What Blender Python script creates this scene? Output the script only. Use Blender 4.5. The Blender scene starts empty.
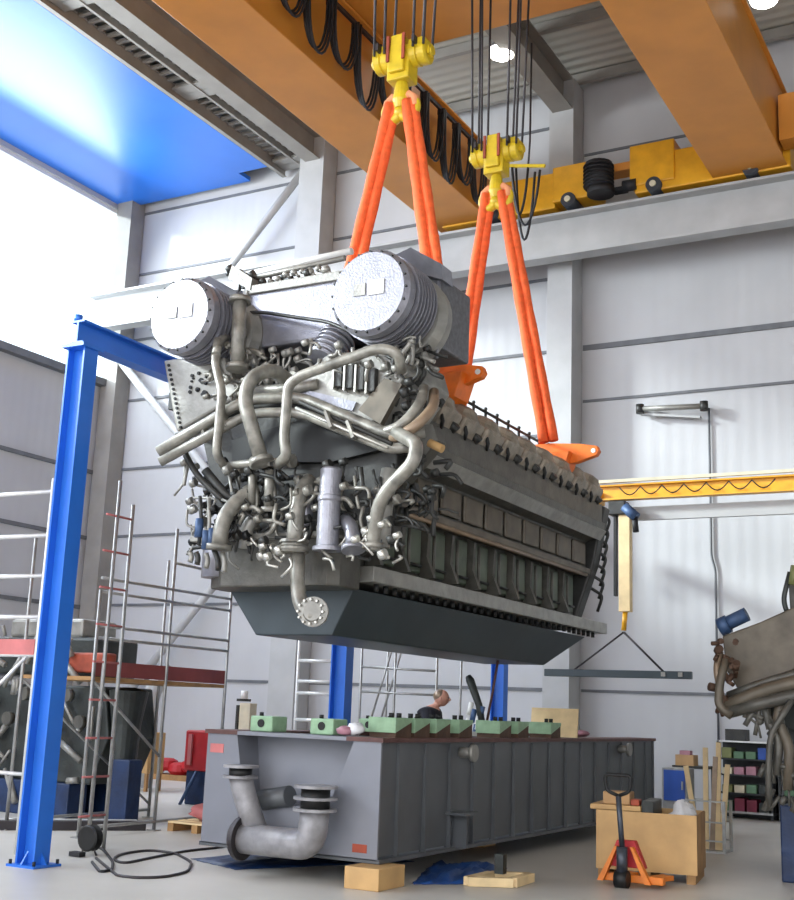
import bpy, math, random
from math import sin, cos, pi, sqrt, radians
from mathutils import Vector as V, Matrix
random.seed(7)
C = bpy.context.scene.collection
scene = bpy.context.scene

# ------------------------------------------------------------------ camera maths
CA, CB, CC, FPX = -0.51116409, 0.21595002, 0.03993083, 1192.027
EYE = V((0, 0, 1.75))
FW = V((sin(CA)*cos(CB), cos(CA)*cos(CB), sin(CB)))
_r = FW.cross(V((0, 0, 1))).normalized(); _u = _r.cross(FW)
RT = _r*cos(CC) + _u*sin(CC); UP = -_r*sin(CC) + _u*cos(CC)

def at(px, py, x=None, y=None, z=None):
    """world point seen at a photograph position, on the plane x=, y= or z="""
    d = FW + RT*((px-397)/FPX) - UP*((py-450)/FPX)
    if x is not None: t = (x-EYE.x)/d.x
    elif y is not None: t = (y-EYE.y)/d.y
    else: t = (z-EYE.z)/d.z
    return EYE + d*t

# ------------------------------------------------------------------ materials
def lin(c): 
    c = c/255
    return c/12.92 if c <= .04045 else ((c+.055)/1.055)**2.4
def rgb(c, k=1): return (lin(c[0])*k, lin(c[1])*k, lin(c[2])*k, 1)

def mat(name, col, rough=.6, metal=0, var=.12, scale=3, col2=None, bump=0, bscale=20, spec=.5, fine=0, alpha=1):
    m = bpy.data.materials.new(name); m.use_nodes = True
    nt = m.node_tree; n = nt.nodes; l = nt.links; b = n['Principled BSDF']
    b.inputs['Roughness'].default_value = rough; b.inputs['Metallic'].default_value = metal
    b.inputs['Specular IOR Level'].default_value = spec
    tc = n.new('ShaderNodeTexCoord'); no = n.new('ShaderNodeTexNoise')
    no.inputs['Scale'].default_value = scale; no.inputs['Detail'].default_value = 5
    l.new(tc.outputs['Object'], no.inputs['Vector'])
    cr = n.new('ShaderNodeValToRGB'); cr.color_ramp.elements[0].position = .3; cr.color_ramp.elements[1].position = .7
    c1 = rgb(col); c2 = rgb(col2) if col2 else tuple(v*(1+var*1.5) for v in c1[:3])+(1,)
    if not col2: c1 = tuple(v*(1-var*1.5) for v in c1[:3])+(1,)
    cr.color_ramp.elements[0].color = c1; cr.color_ramp.elements[1].color = c2
    l.new(no.outputs['Fac'], cr.inputs['Fac']); l.new(cr.outputs['Color'], b.inputs['Base Color'])
    if bump:
        n2 = n.new('ShaderNodeTexNoise'); n2.inputs['Scale'].default_value = bscale
        l.new(tc.outputs['Object'], n2.inputs['Vector'])
        bp = n.new('ShaderNodeBump'); bp.inputs['Strength'].default_value = bump; bp.inputs['Distance'].default_value = .02
        l.new(n2.outputs['Fac'], bp.inputs['Height']); l.new(bp.outputs['Normal'], b.inputs['Normal'])
    return m

def striped(name, col, axis, period, depth=.4, rough=.5, var=.04, dark=None):
    """painted sheet with profiled ribs: bands running across `axis`"""
    m = mat(name, col, rough, 0, var, .6)
    nt = m.node_tree; n = nt.nodes; l = nt.links; b = n['Principled BSDF']
    tc = n.new('ShaderNodeTexCoord'); w = n.new('ShaderNodeTexWave'); w.wave_type = 'BANDS'
    w.bands_direction = axis; w.inputs['Scale'].default_value = 1/period*.314
    l.new(tc.outputs['Object'], w.inputs['Vector'])
    bp = n.new('ShaderNodeBump'); bp.inputs['Strength'].default_value = depth; bp.inputs['Distance'].default_value = .03
    l.new(w.outputs['Fac'], bp.inputs['Height']); l.new(bp.outputs['Normal'], b.inputs['Normal'])
    return m

def emit(name, col, s):
    m = bpy.data.materials.new(name); m.use_nodes = True
    nt = m.node_tree; nt.nodes.clear(); o = nt.nodes.new('ShaderNodeOutputMaterial'); e = nt.nodes.new('ShaderNodeEmission')
    e.inputs[0].default_value = rgb(col); e.inputs[1].default_value = s; nt.links.new(e.outputs[0], o.inputs[0]); return m

def glassmat(name, tint=(235, 242, 245), gloss=.08):
    m = bpy.data.materials.new(name); m.use_nodes = True
    nt = m.node_tree; nt.nodes.clear(); o = nt.nodes.new('ShaderNodeOutputMaterial')
    t = nt.nodes.new('ShaderNodeBsdfTransparent'); t.inputs[0].default_value = rgb(tint)
    g = nt.nodes.new('ShaderNodeBsdfGlossy'); g.inputs['Roughness'].default_value = .05
    x = nt.nodes.new('ShaderNodeMixShader'); x.inputs[0].default_value = gloss
    nt.links.new(t.outputs[0], x.inputs[1]); nt.links.new(g.outputs[0], x.inputs[2]); nt.links.new(x.outputs[0], o.inputs[0]); return m

M = dict(
 floor=mat('concrete_floor', (196, 192, 184), .38, 0, .1, .5, bump=.05, bscale=3),
 wall=striped('wall_panel', (182, 182, 184), 'X', .30, .10),
 wallleft=striped('wall_panel_side', (182, 182, 184), 'Y', .30, .10),
 joint=mat('panel_joint', (100, 102, 106), .6),
 steelw=mat('pale_steel_paint', (172, 172, 172), .5, 0, .06, 1.5),
 steelg=mat('grey_steel_paint', (142, 138, 132), .5, 0, .08, 1.5),
 roof=striped('roof_deck', (182, 178, 168), 'Y', .33, .9, .5),
 bluedeck=mat('blue_roof_lining', (40, 110, 205), .35, 0, .08, .4),
 orange=mat('orange_crane_paint', (208, 136, 52), .42, 0, .06, 1),
 yellow=mat('yellow_crane_paint', (226, 164, 32), .4, 0, .08, 3),
 hookyel=mat('yellow_hook_paint', (208, 178, 34), .4, 0, .12, 6),
 black=mat('black_rubber', (28, 28, 32), .6),
 rope=mat('dark_wire', (62, 58, 60), .5, .5),
 sling=mat('orange_sling_fabric', (236, 98, 44), .75, 0, .1, 12, bump=.5, bscale=60),
 slingeye=mat('worn_sling_eye', (225, 150, 105), .8),
 bracket=mat('orange_bracket_paint', (232, 112, 24), .45, 0, .1, 6),
 blue=mat('blue_steel_paint', (40, 108, 204), .35, 0, .07, 1.2),
 eng=mat('engine_paint', (84, 82, 76), .45, .25, .2, 5, bump=.25, bscale=25),
 engd=mat('engine_dark_grey', (50, 50, 48), .5, .2, .2, 6, bump=.2, bscale=25),  # dark grey for engine parts, hoses and fittings
 engl=mat('engine_light_paint', (140, 138, 132), .4, .3, .14, 5, bump=.2, bscale=25),
 pipe=mat('pipe_paint', (132, 129, 121), .4, .3, .28, 7, bump=.2, bscale=18),
 pipeb=mat('pipe_worn_brown', (138, 118, 98), .4, .3, .15, 6),
 alu=mat('cast_aluminium', (142, 142, 150), .34, .5, .08, 8, bump=.2, bscale=40),
 alud=mat('silencer_mesh', (112, 112, 116), .45, .5, .15, 20),
 white=mat('white_paint', (222, 222, 218), .45, 0, .03),
 pan=mat('oil_pan_paint', (50, 60, 65), .42, .2, .1, 2),
 brown=mat('hot_box_cover', (92, 84, 72), .5, .2, .2, 4),
 door=mat('green_grey_door', (78, 88, 72), .45, .2, .15, 5),
 cap=mat('head_cover', (140, 130, 116), .45, .25, .2, 7, bump=.3, bscale=30),
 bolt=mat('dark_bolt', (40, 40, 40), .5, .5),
 bolts=mat('bright_bolt', (190, 188, 180), .35, .7),
 base=mat('base_grey_paint', (122, 124, 132), .42, .05, .06, 1.5),
 based=mat('base_grey_shaded', (84, 87, 90), .42, .05, .1, 2),  # base grey darkened: shade of the side turned from the light, as colour
 basepipe=mat('base_pipe_paint', (140, 138, 140), .42, .15, .2, 6, bump=.2, bscale=14),
 chock=mat('green_chock_paint', (140, 172, 138), .5, 0, .12, 8),
 rust=mat('rusty_machined_face', (78, 56, 42), .7, .1, .2, 10),
 flange=mat('rust_red_edge', (92, 62, 58), .6, .1, .15, 8),
 wood=mat('pale_plywood', (192, 154, 102), .65, 0, .1, 3, bump=.1),
 woodd=mat('rough_timber', (160, 122, 78), .75, 0, .15, 5, bump=.2),
 woodl=mat('fresh_timber', (222, 196, 150), .7, 0, .08, 5),
 red=mat('red_paint', (176, 30, 38), .5, 0, .1, 4),
 toe=mat('red_toe_board', (132, 62, 58), .6, 0, .12, 3),
 pinkw=mat('faded_red_board', (190, 110, 108), .6, 0, .12, 3),
 galv=mat('galvanised_tube', (160, 160, 158), .38, .6, .1, 10),
 galvl=mat('bright_tube', (214, 214, 212), .4, .3, .06, 10),
 tarp=mat('blue_tarpaulin', (14, 40, 78), .5, 0, .2, 4, bump=.6, bscale=8),
 tarpb=mat('bright_blue_sheet', (22, 62, 120), .5, 0, .2, 4, bump=.6, bscale=8),
 skin=mat('skin', (205, 150, 128), .55, 0, .05, 8),
 cloth=mat('dark_jacket', (32, 32, 42), .85, 0, .1, 20),
 plastic=mat('clear_film', (214, 214, 216), .25, 0, .05, 12, bump=.6, bscale=14),
 green=mat('green_bin', (82, 112, 84), .5), pink=mat('pink_box', (158, 112, 124), .6),
 bluebin=mat('blue_bin', (36, 72, 148), .45), cream=mat('cream_box', (205, 196, 170), .7),
 olive=mat('olive_bin', (112, 116, 72), .6), magenta=mat('dark_pink_bin', (112, 30, 54), .5),
 shelf=mat('dark_shelf_steel', (44, 46, 48), .5, .3), card=mat('cardboard', (176, 140, 98), .8),
 dark=mat('dark_machine_paint', (48, 52, 50), .5, .2, .3, 3, bump=.3),
 dred=mat('dirty_red_cover', (150, 64, 40), .6, 0, .2, 6),
 jack=mat('orange_truck_paint', (220, 120, 30), .45), jackg=mat('jack_grey', (70, 74, 82), .4, .5),
 cool=mat('blue_motor_paint', (60, 84, 120), .5, .2, .15, 6),
 glass=glassmat('window_glass'), lamp=emit('lamp_glow', (255, 252, 244), 14),
)

# ------------------------------------------------------------------ mesh builder
class MB:
    def __init__(s): s.v = []; s.f = []; s.sm = []
    def add(s, vs, fs, smooth=False):
        o = len(s.v); s.v += [tuple(v) for v in vs]; s.f += [tuple(i+o for i in f) for f in fs]; s.sm += [smooth]*len(fs); return s
    def box(s, x0, y0, z0, x1, y1, z1):
        vs = [(x, y, z) for z in (z0, z1) for y in (y0, y1) for x in (x0, x1)]
        return s.add(vs, [(0, 2, 3, 1), (4, 5, 7, 6), (0, 1, 5, 4), (2, 6, 7, 3), (0, 4, 6, 2), (1, 3, 7, 5)])
    def cbox(s, c, size, rx=0, ry=0, rz=0):
        m = Matrix.Rotation(rz, 3, 'Z') @ Matrix.Rotation(ry, 3, 'Y') @ Matrix.Rotation(rx, 3, 'X')
        c = V(c); vs = [c + m @ V((a*size[0]/2, b*size[1]/2, d*size[2]/2)) for d in (-1, 1) for b in (-1, 1) for a in (-1, 1)]
        return s.add(vs, [(0, 2, 3, 1), (4, 5, 7, 6), (0, 1, 5, 4), (2, 6, 7, 3), (0, 4, 6, 2), (1, 3, 7, 5)])
    def bar(s, a, b, w, h, up=(0, 0, 1)):
        a = V(a); b = V(b); d = (b-a).normalized(); x = d.cross(V(up))
        if x.length < 1e-4: x = d.cross(V((1, 0, 0)))
        x.normalize(); z = x.cross(d)
        vs = [p + x*(i*w/2) + z*(j*h/2) for p in (a, b) for j in (-1, 1) for i in (-1, 1)]
        return s.add(vs, [(0, 1, 3, 2), (4, 6, 7, 5), (0, 4, 5, 1), (2, 3, 7, 6), (0, 2, 6, 4), (1, 5, 7, 3)])
    def ibeam(s, a, b, w, h, t=.02, up=(0, 0, 1)):
        a = V(a); b = V(b); d = (b-a).normalized(); x = d.cross(V(up)).normalized(); z = x.cross(d)
        o = z*(h/2-t/2)
        s.bar(a+o, b+o, w, t, up); s.bar(a-o, b-o, w, t, up); return s.bar(a, b, t, h-2*t, up)
    def tube(s, path, r, n=10, cap=True, smooth=True):
        P = [V(p) for p in path]; k = len(P)
        R = r if isinstance(r, (list, tuple)) else [r]*k
        T = [((P[min(i+1, k-1)]-P[max(i-1, 0)]).normalized()) for i in range(k)]
        ref = V((0, 0, 1)) if abs(T[0].z) < .9 else V((1, 0, 0))
        x = T[0].cross(ref).normalized(); vs = []
        for i in range(k):
            x = (x - T[i]*x.dot(T[i])); 
            if x.length < 1e-6: x = T[i].orthogonal()
            x.normalize(); y = T[i].cross(x)
            for j in range(n):
                a = 2*pi*j/n; vs.append(P[i] + (x*cos(a)+y*sin(a))*R[i])
        fs = [(i*n+j, i*n+(j+1) % n, (i+1)*n+(j+1) % n, (i+1)*n+j) for i in range(k-1) for j in range(n)]
        s.add(vs, fs, smooth)
        if cap:
            o = len(s.v)-k*n
            s.f += [tuple(o+j for j in range(n))[::-1], tuple(o+(k-1)*n+j for j in range(n))]; s.sm += [False, False]
        return s
    def cyl(s, a, b, r, r2=None, n=20): 
        return s.tube([a, b], [r, r if r2 is None else r2], n)
    def lathe(s, c, axis, prof, n=32):
        """prof: (distance along axis, radius)"""
        c = V(c); d = V(axis).normalized(); x = d.orthogonal().normalized(); y = d.cross(x); vs = []; k = len(prof)
        for (t, r) in prof:
            for j in range(n):
                a = 2*pi*j/n; vs.append(c + d*t + (x*cos(a)+y*sin(a))*max(r, 1e-4))
        fs = [(i*n+j, i*n+(j+1) % n, (i+1)*n+(j+1) % n, (i+1)*n+j) for i in range(k-1) for j in range(n)]
        s.add(vs, fs, False); s.f += [tuple(len(s.v)-k*n+j for j in range(n))[::-1], tuple(len(s.v)-n+j for j in range(n))]; s.sm += [False, False]
        return s
    def prism(s, poly, off):
        """poly: 3D loop, extruded by vector off"""
        k = len(poly); P = [V(p) for p in poly]; o = V(off)
        return s.add(P+[p+o for p in P], [tuple(range(k))[::-1], tuple(range(k, 2*k))]+[(i, (i+1) % k, (i+1) % k+k, i+k) for i in range(k)])
    def sphere(s, c, r, n=12, m=8, sc=(1, 1, 1)):
        c = V(c); vs = []
        for i in range(m+1):
            t = pi*i/m
            for j in range(n):
                a = 2*pi*j/n; vs.append(c + V((r*sin(t)*cos(a)*sc[0], r*sin(t)*sin(a)*sc[1], r*cos(t)*sc[2])))
        return s.add(vs, [(i*n+j, (i+1)*n+j, (i+1)*n+(j+1) % n, i*n+(j+1) % n) for i in range(m) for j in range(n)], True)
    def build(s, name, m, parent=None, bevel=0, kind=None, label=None):
        me = bpy.data.meshes.new(name); o = bpy.data.objects.new(name, me); C.objects.link(o)
        off = V((0, 0, 0))
        if parent is not None:
            o.parent = parent; p = parent
            while p is not None: off += p.location; p = p.parent
        if s.v and parent is None:
            n = len(s.v); off = V((sum(v[0] for v in s.v)/n, sum(v[1] for v in s.v)/n, min(v[2] for v in s.v))); o.location = off
        me.from_pydata([tuple(V(v)-off) for v in s.v], [], s.f); me.update()
        me.polygons.foreach_set('use_smooth', s.sm)
        me.materials.append(m)
        if bevel:
            b = o.modifiers.new('bevel', 'BEVEL'); b.width = bevel; b.segments = 2; b.limit_method = 'ANGLE'; b.angle_limit = radians(50)
        if kind: o['kind'] = kind
        if label: o['label'] = label
        return o

def each(mb, name, m, parent):
    """builds every separate piece of the collected mesh as an object of its own"""
    n = len(mb.v); up = list(range(n))
    def find(i):
        while up[i] != i: up[i] = up[up[i]]; i = up[i]
        return i
    for f in mb.f:
        for j in f[1:]: up[find(j)] = find(f[0])
    comp = {}
    for k, f in enumerate(mb.f): comp.setdefault(find(f[0]), []).append(k)
    for ks in comp.values():
        idx = sorted({i for k in ks for i in mb.f[k]}); mp = {i: q for q, i in enumerate(idx)}
        p = MB(); p.add([mb.v[i] for i in idx], [tuple(mp[i] for i in mb.f[k]) for k in ks]); p.sm = [mb.sm[k] for k in ks]
        p.build(name, m, parent)

def thing(name, loc, label, cat, group=None):
    o = bpy.data.objects.new(name, None); C.objects.link(o); o.location = loc; o.empty_display_size = .2
    return tag(o, label, cat, group)
def tag(o, label, cat, group=None):
    o['label'] = label; o['category'] = cat
    if group: o['group'] = group
    return o
def struct(name, mb, m, bevel=0, **k): return mb.build(name, m, None, bevel, 'structure')
def smooth_path(P, r=.12, k=5):
    """rounds the corners of a polyline"""
    P = [V(p) for p in P]; out = [P[0]]
    for i in range(1, len(P)-1):
        a = P[i-1]-P[i]; b = P[i+1]-P[i]; q = min(r, a.length*.48, b.length*.48)
        A = P[i]+a.normalized()*q; B = P[i]+b.normalized()*q
        for t in range(k+1):
            t /= k; out.append(A*(1-t)**2 + P[i]*2*t*(1-t) + B*t*t)
    return out+[P[-1]]
def copy_tree(o, parent=None):
    c = o.copy(); C.objects.link(c)
    if parent is not None: c.parent = parent
    for ch in [x for x in bpy.data.objects if x.parent == o]: copy_tree(ch, c)
    return c

# ================================================================== THE HALL
struct('floor', MB().box(-30, -14, -.2, 10, 25.2, 0), M['floor'])
WY = 25.0
struct('wall_back', MB().box(-23.7, WY, 0, 10, WY+.2, 17.2), M['wall'])
jb = MB()
for z in (2.35, 8.82, 14.9): jb.box(-9.2, WY-.035, z-.03, 9.9, WY, z+.03)
jb.box(-9.2, WY-.05, 10.03, 9.9, WY, 10.15)
for z in (2.35, 4.3, 6.2, 8.1, 10.1, 11.9, 13.9, 15.8): jb.box(-23.4, WY-.035, z-.035, -9.85, WY, z+.035)
struct('trim_1', jb, M['joint'])
# left wall: below and above its long window
struct('wall_left', MB().box(-23.7, -14, 0, -23.45, 25.0, 10.6).box(-23.7, -14, 15.85, -23.45, 25.0, 17.2), M['wallleft'])
jl = MB()
for z in (2.3, 4.2, 6.1, 7.95): jl.box(-23.45, -13.9, z-.05, -23.38, 24.9, z+.05)
jl.box(-23.45, -13.9, 10.42, -23.2, 24.9, 10.62)
struct('trim_2', jl, M['joint'])
wn = bpy.data.objects.new('window_1', None); C.objects.link(wn); wn['kind'] = 'structure'
MB().box(-23.6, -14, 10.6, -23.58, 25, 15.85).build('glass_pane', M['glass'], wn)
fr = MB().box(-23.63, -14, 10.6, -23.5, 25, 10.72).box(-23.63, -14, 15.73, -23.5, 25, 15.85)
for y in (-8, -2, 4, 10): fr.box(-23.63, y, 10.6, -23.52, y+.07, 15.85)
fr.build('window_frame', M['white'], wn)
struct('wall_right_unseen', MB().box(9.8, -14, 0, 10, 25, 17.2), M['wall'])  # unseen wall, added to keep light off the base's right side
# columns and roof
def column(k, x0, x1, y0, m='steelw', z=16.6):
    mb = MB().box(x0, y0, 0, x1, WY-.04, z)
    struct(k, mb, M[m])
column('trim_3', -9.83, -9.23, 24.3); column('trim_4', -16.95, -16.2, 24.3); column('trim_5', -23.4, -22.85, 24.4, 'steelg')
column('trim_6', -2.5, -1.9, 24.3)
struct('trim_7', MB().ibeam((-9.5, 24.95, 16.2), (-9.5, -14, 16.2), .5, .8, .03), M['steelg'])
struct('trim_8', MB().ibeam((-16.55, 24.95, 16.3), (-16.55, -14, 16.3), .45, .7, .03), M['steelg'])
struct('trim_9', MB().ibeam((-2.2, 24.95, 16.2), (-2.2, -14, 16.2), .5, .8, .03), M['steelg'])
struct('ceiling', MB().box(-23.5, -14, 16.9, 10, 25.2, 17.1), M['roof'])
pu = MB()
for i in range(13): pu.box(-16.5, 24.6-i*2.4, 16.62, 9.8, 24.72-i*2.4, 16.86)
struct('trim_10', pu, M['steelg'])
struct('trim_11', MB().box(-23.45, -14, 16.0, -17.95, 24.2, 16.12).box(-23.45, 24.2, 16.0, -18.9, 24.75, 16.12), M['bluedeck'])
la = MB().ibeam((-17.85, 24.9, 16.15), (-17.85, -14, 16.15), .12, .35, .02)
for i in range(120):
    y = 24.6-i*.3
    la.box(-17.8, y, 16.25, -16.8, y+.09, 16.32)
    if i % 14 in (0, 1): la.box(-17.8, y-.1, 16.12, -16.8, y+.22, 16.18)
la.box(-17.25, -14, 16.1, -17.18, 24.9, 16.3)
struct('trim_12', la, M['steelg'])
# runway beam, brackets, wall bracing
rw = MB().box(-23.3, 23.45, 12.78, 9.8, 24.05, 12.84).box(-23.3, 23.55, 11.85, 9.8, 23.95, 11.9).box(-23.3, 23.72, 11.9, 9.8, 23.76, 12.78)
struct('trim_13', rw, M['steelw'])
rb = MB().box(-23.3, 23.7, 12.84, 9.8, 23.8, 12.9)
struct('trim_14', rb, M['steelg'])
br = MB()
for a, b in (((-19.6, 24.5, 13.0), (-16.97, 24.5, 15.79)), ((-22.9, 24.5, 11.2), (-16.9, 24.5, 5.2)), ((-22.9, 24.55, .5), (-16.9, 24.55, 7))):
    br.tube([a, b], .11, 10)
struct('trim_15', br, M['steelw'])
# ================================================================== OVERHEAD CRANE
cr = thing('overhead_crane', (-8.3, 5, 13), 'orange double-girder bridge crane riding the pale runway beam under the roof', 'crane')
g1 = MB().box(-12.3, -12, 13.05, -11.1, 24.3, 14.75).box(-12.4, -12, 13.02, -11.0, 24.2, 13.05).box(-12.4, -12, 14.75, -11.0, 24.3, 14.8)
g1.build('girder', M['orange'], cr, .015)
g2 = MB().box(-5.72, -12, 13.05, -4.35, 24.3, 14.75).box(-5.8, -12, 13.02, -4.27, 24.2, 13.05).box(-5.8, -12, 14.75, -4.27, 24.3, 14.8)
g2.build('girder', M['orange'], cr, .015)
MB().box(-12.2, 23.5, 12.98, -9.35, 24.05, 13.85).box(-9.4, 23.45, 13.1, -8.35, 24.1, 13.95).build('end_carriage', M['yellow'], cr, .03)
MB().box(-7.5, 23.5, 12.98, -4.2, 24.05, 13.85).box(-7.6, 23.45, 13.15, -6.6, 24.1, 14.1).build('end_carriage', M['yellow'], cr, .03)
MB().box(-9.0, 23.55, 13.62, -7.4, 23.95, 13.8).build('tie_beam', M['orange'], cr)
for x in (-9.0, -7.05, -10.9, -5.0):
    w = MB().cyl((x, 23.38, 13.08), (x, 24.1, 13.08), .17, n=20).build('wheel', M['jackg'], cr)
    MB().cyl((x, 23.33, 13.08), (x, 23.38, 13.08), .07, n=12).build('wheel_hub', M['cream'], w)
mm = MB().cyl((-8.25, 23.3, 13.75), (-8.25, 23.3, 13.15), .3, n=16).cyl((-8.2, 23.3, 13.15), (-8.2, 23.3, 13.0), .3, n=16)
for i in range(6): mm.cyl((-8.25, 23.3, 13.2+i*.09), (-8.25, 23.3, 13.23+i*.09), .34, n=16)
mm.build('travel_motor', M['black'], cr)
MB().cyl((-7.75, 23.5, 13.2), (-7.45, 23.5, 13.2), .13, n=14).box(-8.0, 23.5, 13.12, -7.7, 23.7, 13.22).build('buffer', M['black'], cr)
MB().box(-4.3, 22.9, 13.3, -3.7, 23.4, 14.3).build('switch_box', M['orange'], cr)
# trolley
tr = thing('crane_trolley', (-8.4, 14.5, 14.9), 'orange hoist trolley with rope drums spanning both crane girders', 'trolley')
tm = MB().box(-11.6, 16.9, 14.95, -5.0, 19.2, 15.7).box(-11.6, 10.8, 14.95, -5.0, 11.3, 15.5).box(-11.8, 10.8, 14.95, -11.4, 18.5, 15.4).box(-5.3, 10.8, 14.95, -4.9, 18.5, 15.4)
tm.build('trolley_frame', M['orange'], tr, .02)
for y in (12.92, 16.08):
    MB().cyl((-8.6, y, 15.3), (-6.2, y, 15.3), .38, n=24).build('rope_drum', M['rope'], tr)
for y in (11.1, 18.2):
    for x in (-11.7, -5.0): MB().cyl((x-.1, y, 14.95), (x+.1, y, 14.95), .14, n=16).build('wheel', M['jackg'], tr)

# hook blocks with ropes
def hook_block(y, label):
    X, Z = -7.4, 10.5
    t = thing('hook_block', (X, y, 9.9), label, 'crane hook', None)
    # two sheave cases left and right, linked by a crosshead
    MB().box(X-.17, y-.14, Z-.34, X+.17, y+.14, Z+.16).prism([(X-.12, y-.2, Z-.25), (X+.12, y-.2, Z-.25), (X+.09, y-.2, Z+.3), (X-.09, y-.2, Z+.3)], (0, .4, 0)).build('hook_housing', M['hookyel'], t, .02)
    for sx in (-1, 1):
        c = MB()
        c.lathe((X+sx*.28-.13, y, Z+.04), (1, 0, 0), [(0, .14), (.02, .17), (.11, .17), (.12, .15), (.14, .15), (.15, .17), (.24, .17), (.26, .14)], 24)
        c.cbox((X+sx*.28, y, Z+.14), (.24, .3, .12))
        h = c.build('sheave_case', M['hookyel'], t)
        MB().box(min(X+sx*.13, X+sx*.44), y-.07, Z-.02, max(X+sx*.13, X+sx*.44), y+.07, Z+.1).cyl((X+sx*.1, y, Z+.04), (X+sx*.47, y, Z+.04), .06).build('axle', M['hookyel'], t)
        MB().box(X+sx*.28-.02, y-.25, Z+.1, X+sx*.28+.02, y+.25, Z+.2).build('guard', M['rope'], t)
        MB().box(X+sx*.12-.02, y-.23, Z-.1, X+sx*.12+.02, y-.2, Z+.28).build('strap_plate', M['dred'], h)
    MB().lathe((X, y, Z-.72), (0, 0, 1), [(0, .09), (.12, .12), (.3, .1), (.42, .07)], 16).build('hook_shank', M['hookyel'], t)
    hk = MB()
    for sx in (-1, 1):
        p = [(X+sx*(.13+.13*cos(a)), y, Z-.72+.16*sin(a)) for a in [radians(v) for v in range(180, 391, 15)]]
        hk.tube(p, [.085-.05*i/len(p) for i in range(len(p))], 12)
    hk.sphere((X, y, Z-.78), .1)
    hk.build('ramshorn_hook', M['hookyel'], t)
    for i in range(8):
        x = X + (-.42, -.34, -.26, -.18, .18, .26, .34, .42)[i]
        MB().tube([(x, y-.2 if i % 2 else y+.2, Z+.05), (x*1+(x-X)*.25, y-.3 if i % 2 else y+.3, 14.98)], .019, 6).build('wire_rope', M['rope'], t)
hook_block(12.92, 'yellow hook block nearer the camera, upper left one, carrying two orange slings')
hook_block(16.08, 'farther yellow hook block hanging lower in the picture beside the loose black cable loops')

# festoon cable along girder
fc = thing('festoon_cable', (-10.9, 18, 13.3), 'black festoon cable looped along the side of the left orange crane girder', 'cable')
MB().bar((-10.92, 12, 14.45), (-10.92, 24.2, 14.45), .06, .08).build('cable_rail', M['rope'], fc)
ys = [14.6, 15.45, 16.3, 17.2, 18.05, 19.2, 20.0, 20.8, 21.5, 22.3, 23.0]
for i in range(len(ys)-1):
    a, b = ys[i], ys[i+1]; dep = (1.0, 1.25, 1.1, 1.5, 1.2, 1.5, 1.3, 1.5, 1.2, 1.4)[i]
    mb = MB()
    for o in (-.05, .0, .05):
        p = [(-10.88+o*1.2, a+(b-a)*(.5-.5*cos(pi*k/12))*.9+.05*(b-a), 14.42-(dep+o*1.4)*sin(pi*k/12)**.7) for k in range(13)]
        mb.tube(p, .025, 6)
    mb.build('cable_loop', M['black'], fc)
    MB().box(-10.97, a-.06, 14.3, -10.83, a+.06, 14.42).build('cable_carrier', M['black'], fc)
# loose loop at the far hook
lp = thing('cable_loop', (-8, 20, 11.5), 'loose black pendant cable loops hanging just right of the farther hook block', 'cable')
for k, (a, c, b) in enumerate([((512, 165), (526, 225), (540, 170)), ((516, 168), (523, 240), (535, 172)), ((512, 165), (521, 214), (528, 168))]):
    A = at(*a, y=20+k*.1); B = at(*b, y=20+k*.1); D = at(*c, y=20+k*.1); dz = (A.z+B.z)/2-D.z
    p = [A.lerp(B, t/12)+V((0, 0, -dz*sin(pi*t/12)**.7)) for t in range(13)]
    MB().tube(p, .025, 6).build('cable_strand', M['black'], lp)
MB().tube([at(528, 168, y=20), at(530, 140, y=20), V((at(530, 140, y=20).x, 20, 14.95))], .02, 6).build('suspension_wire', M['rope'], lp)
MB().bar(at(510, 166, y=20), at(545, 166, y=20), .05, .06).build('loop_bracket', M['hookyel'], lp)

# ================================================================== ENGINE
CX = -7.4
E = thing('ship_engine', (CX, 14.5, 2.52), 'huge grey V-type diesel engine hanging from the crane on orange slings', 'engine')
EY0, EY1 = 10.95, 17.6
def sec(pts, y0, y1):      # cross-section in (dx, z) extruded along the engine
    return MB().prism([(CX+a, y0, z) for a, z in pts], (0, y1-y0, 0))
# crankcase and V body (closed, symmetrical)
R_ = [(.78, 3.1), (.78, 3.95), (.98, 3.98), (.98, 4.45), (1.2, 4.52), (1.2, 5.0), (.55, 5.35), (.2, 5.05)]
sec(R_+[(-a, z) for a, z in R_[::-1]], EY0, EY1).build('engine_block', M['eng'], E, .02)
# oil pan
pn = MB()
yA, yB, yC = EY0, 17.3, 18.1
vs = [(CX-.45, yA, 2.52), (CX+.55, yA, 2.52), (CX+.8, yA, 3.02), (CX-.85, yA, 3.02), (CX-.45, yB-.3, 2.52), (CX+.55, yB-.3, 2.52), (CX+.8, yC, 3.02), (CX-.85, yC, 3.02)]
pn.add(vs, [(0, 3, 2, 1), (4, 5, 6, 7), (0, 1, 5, 4), (1, 2, 6, 5), (2, 3, 7, 6), (3, 0, 4, 7)])
pan = pn.build('oil_pan', M['pan'], E, .015)
# foot rails
for sx in (1, -1):
    MB().box(CX+sx*.86-.12, EY0+.1, 3.1, CX+sx*.86+.12, 18.6, 3.27).build('foot_rail', M['engl'], E, .01)
    b = MB()
    for i in range(34): b.cyl((CX+sx*.87, 11.3+i*.21, 3.02), (CX+sx*.87, 11.3+i*.21, 3.1), .03, n=8)
    each(b, 'rail_bolt', M['bolt'], E)
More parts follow.
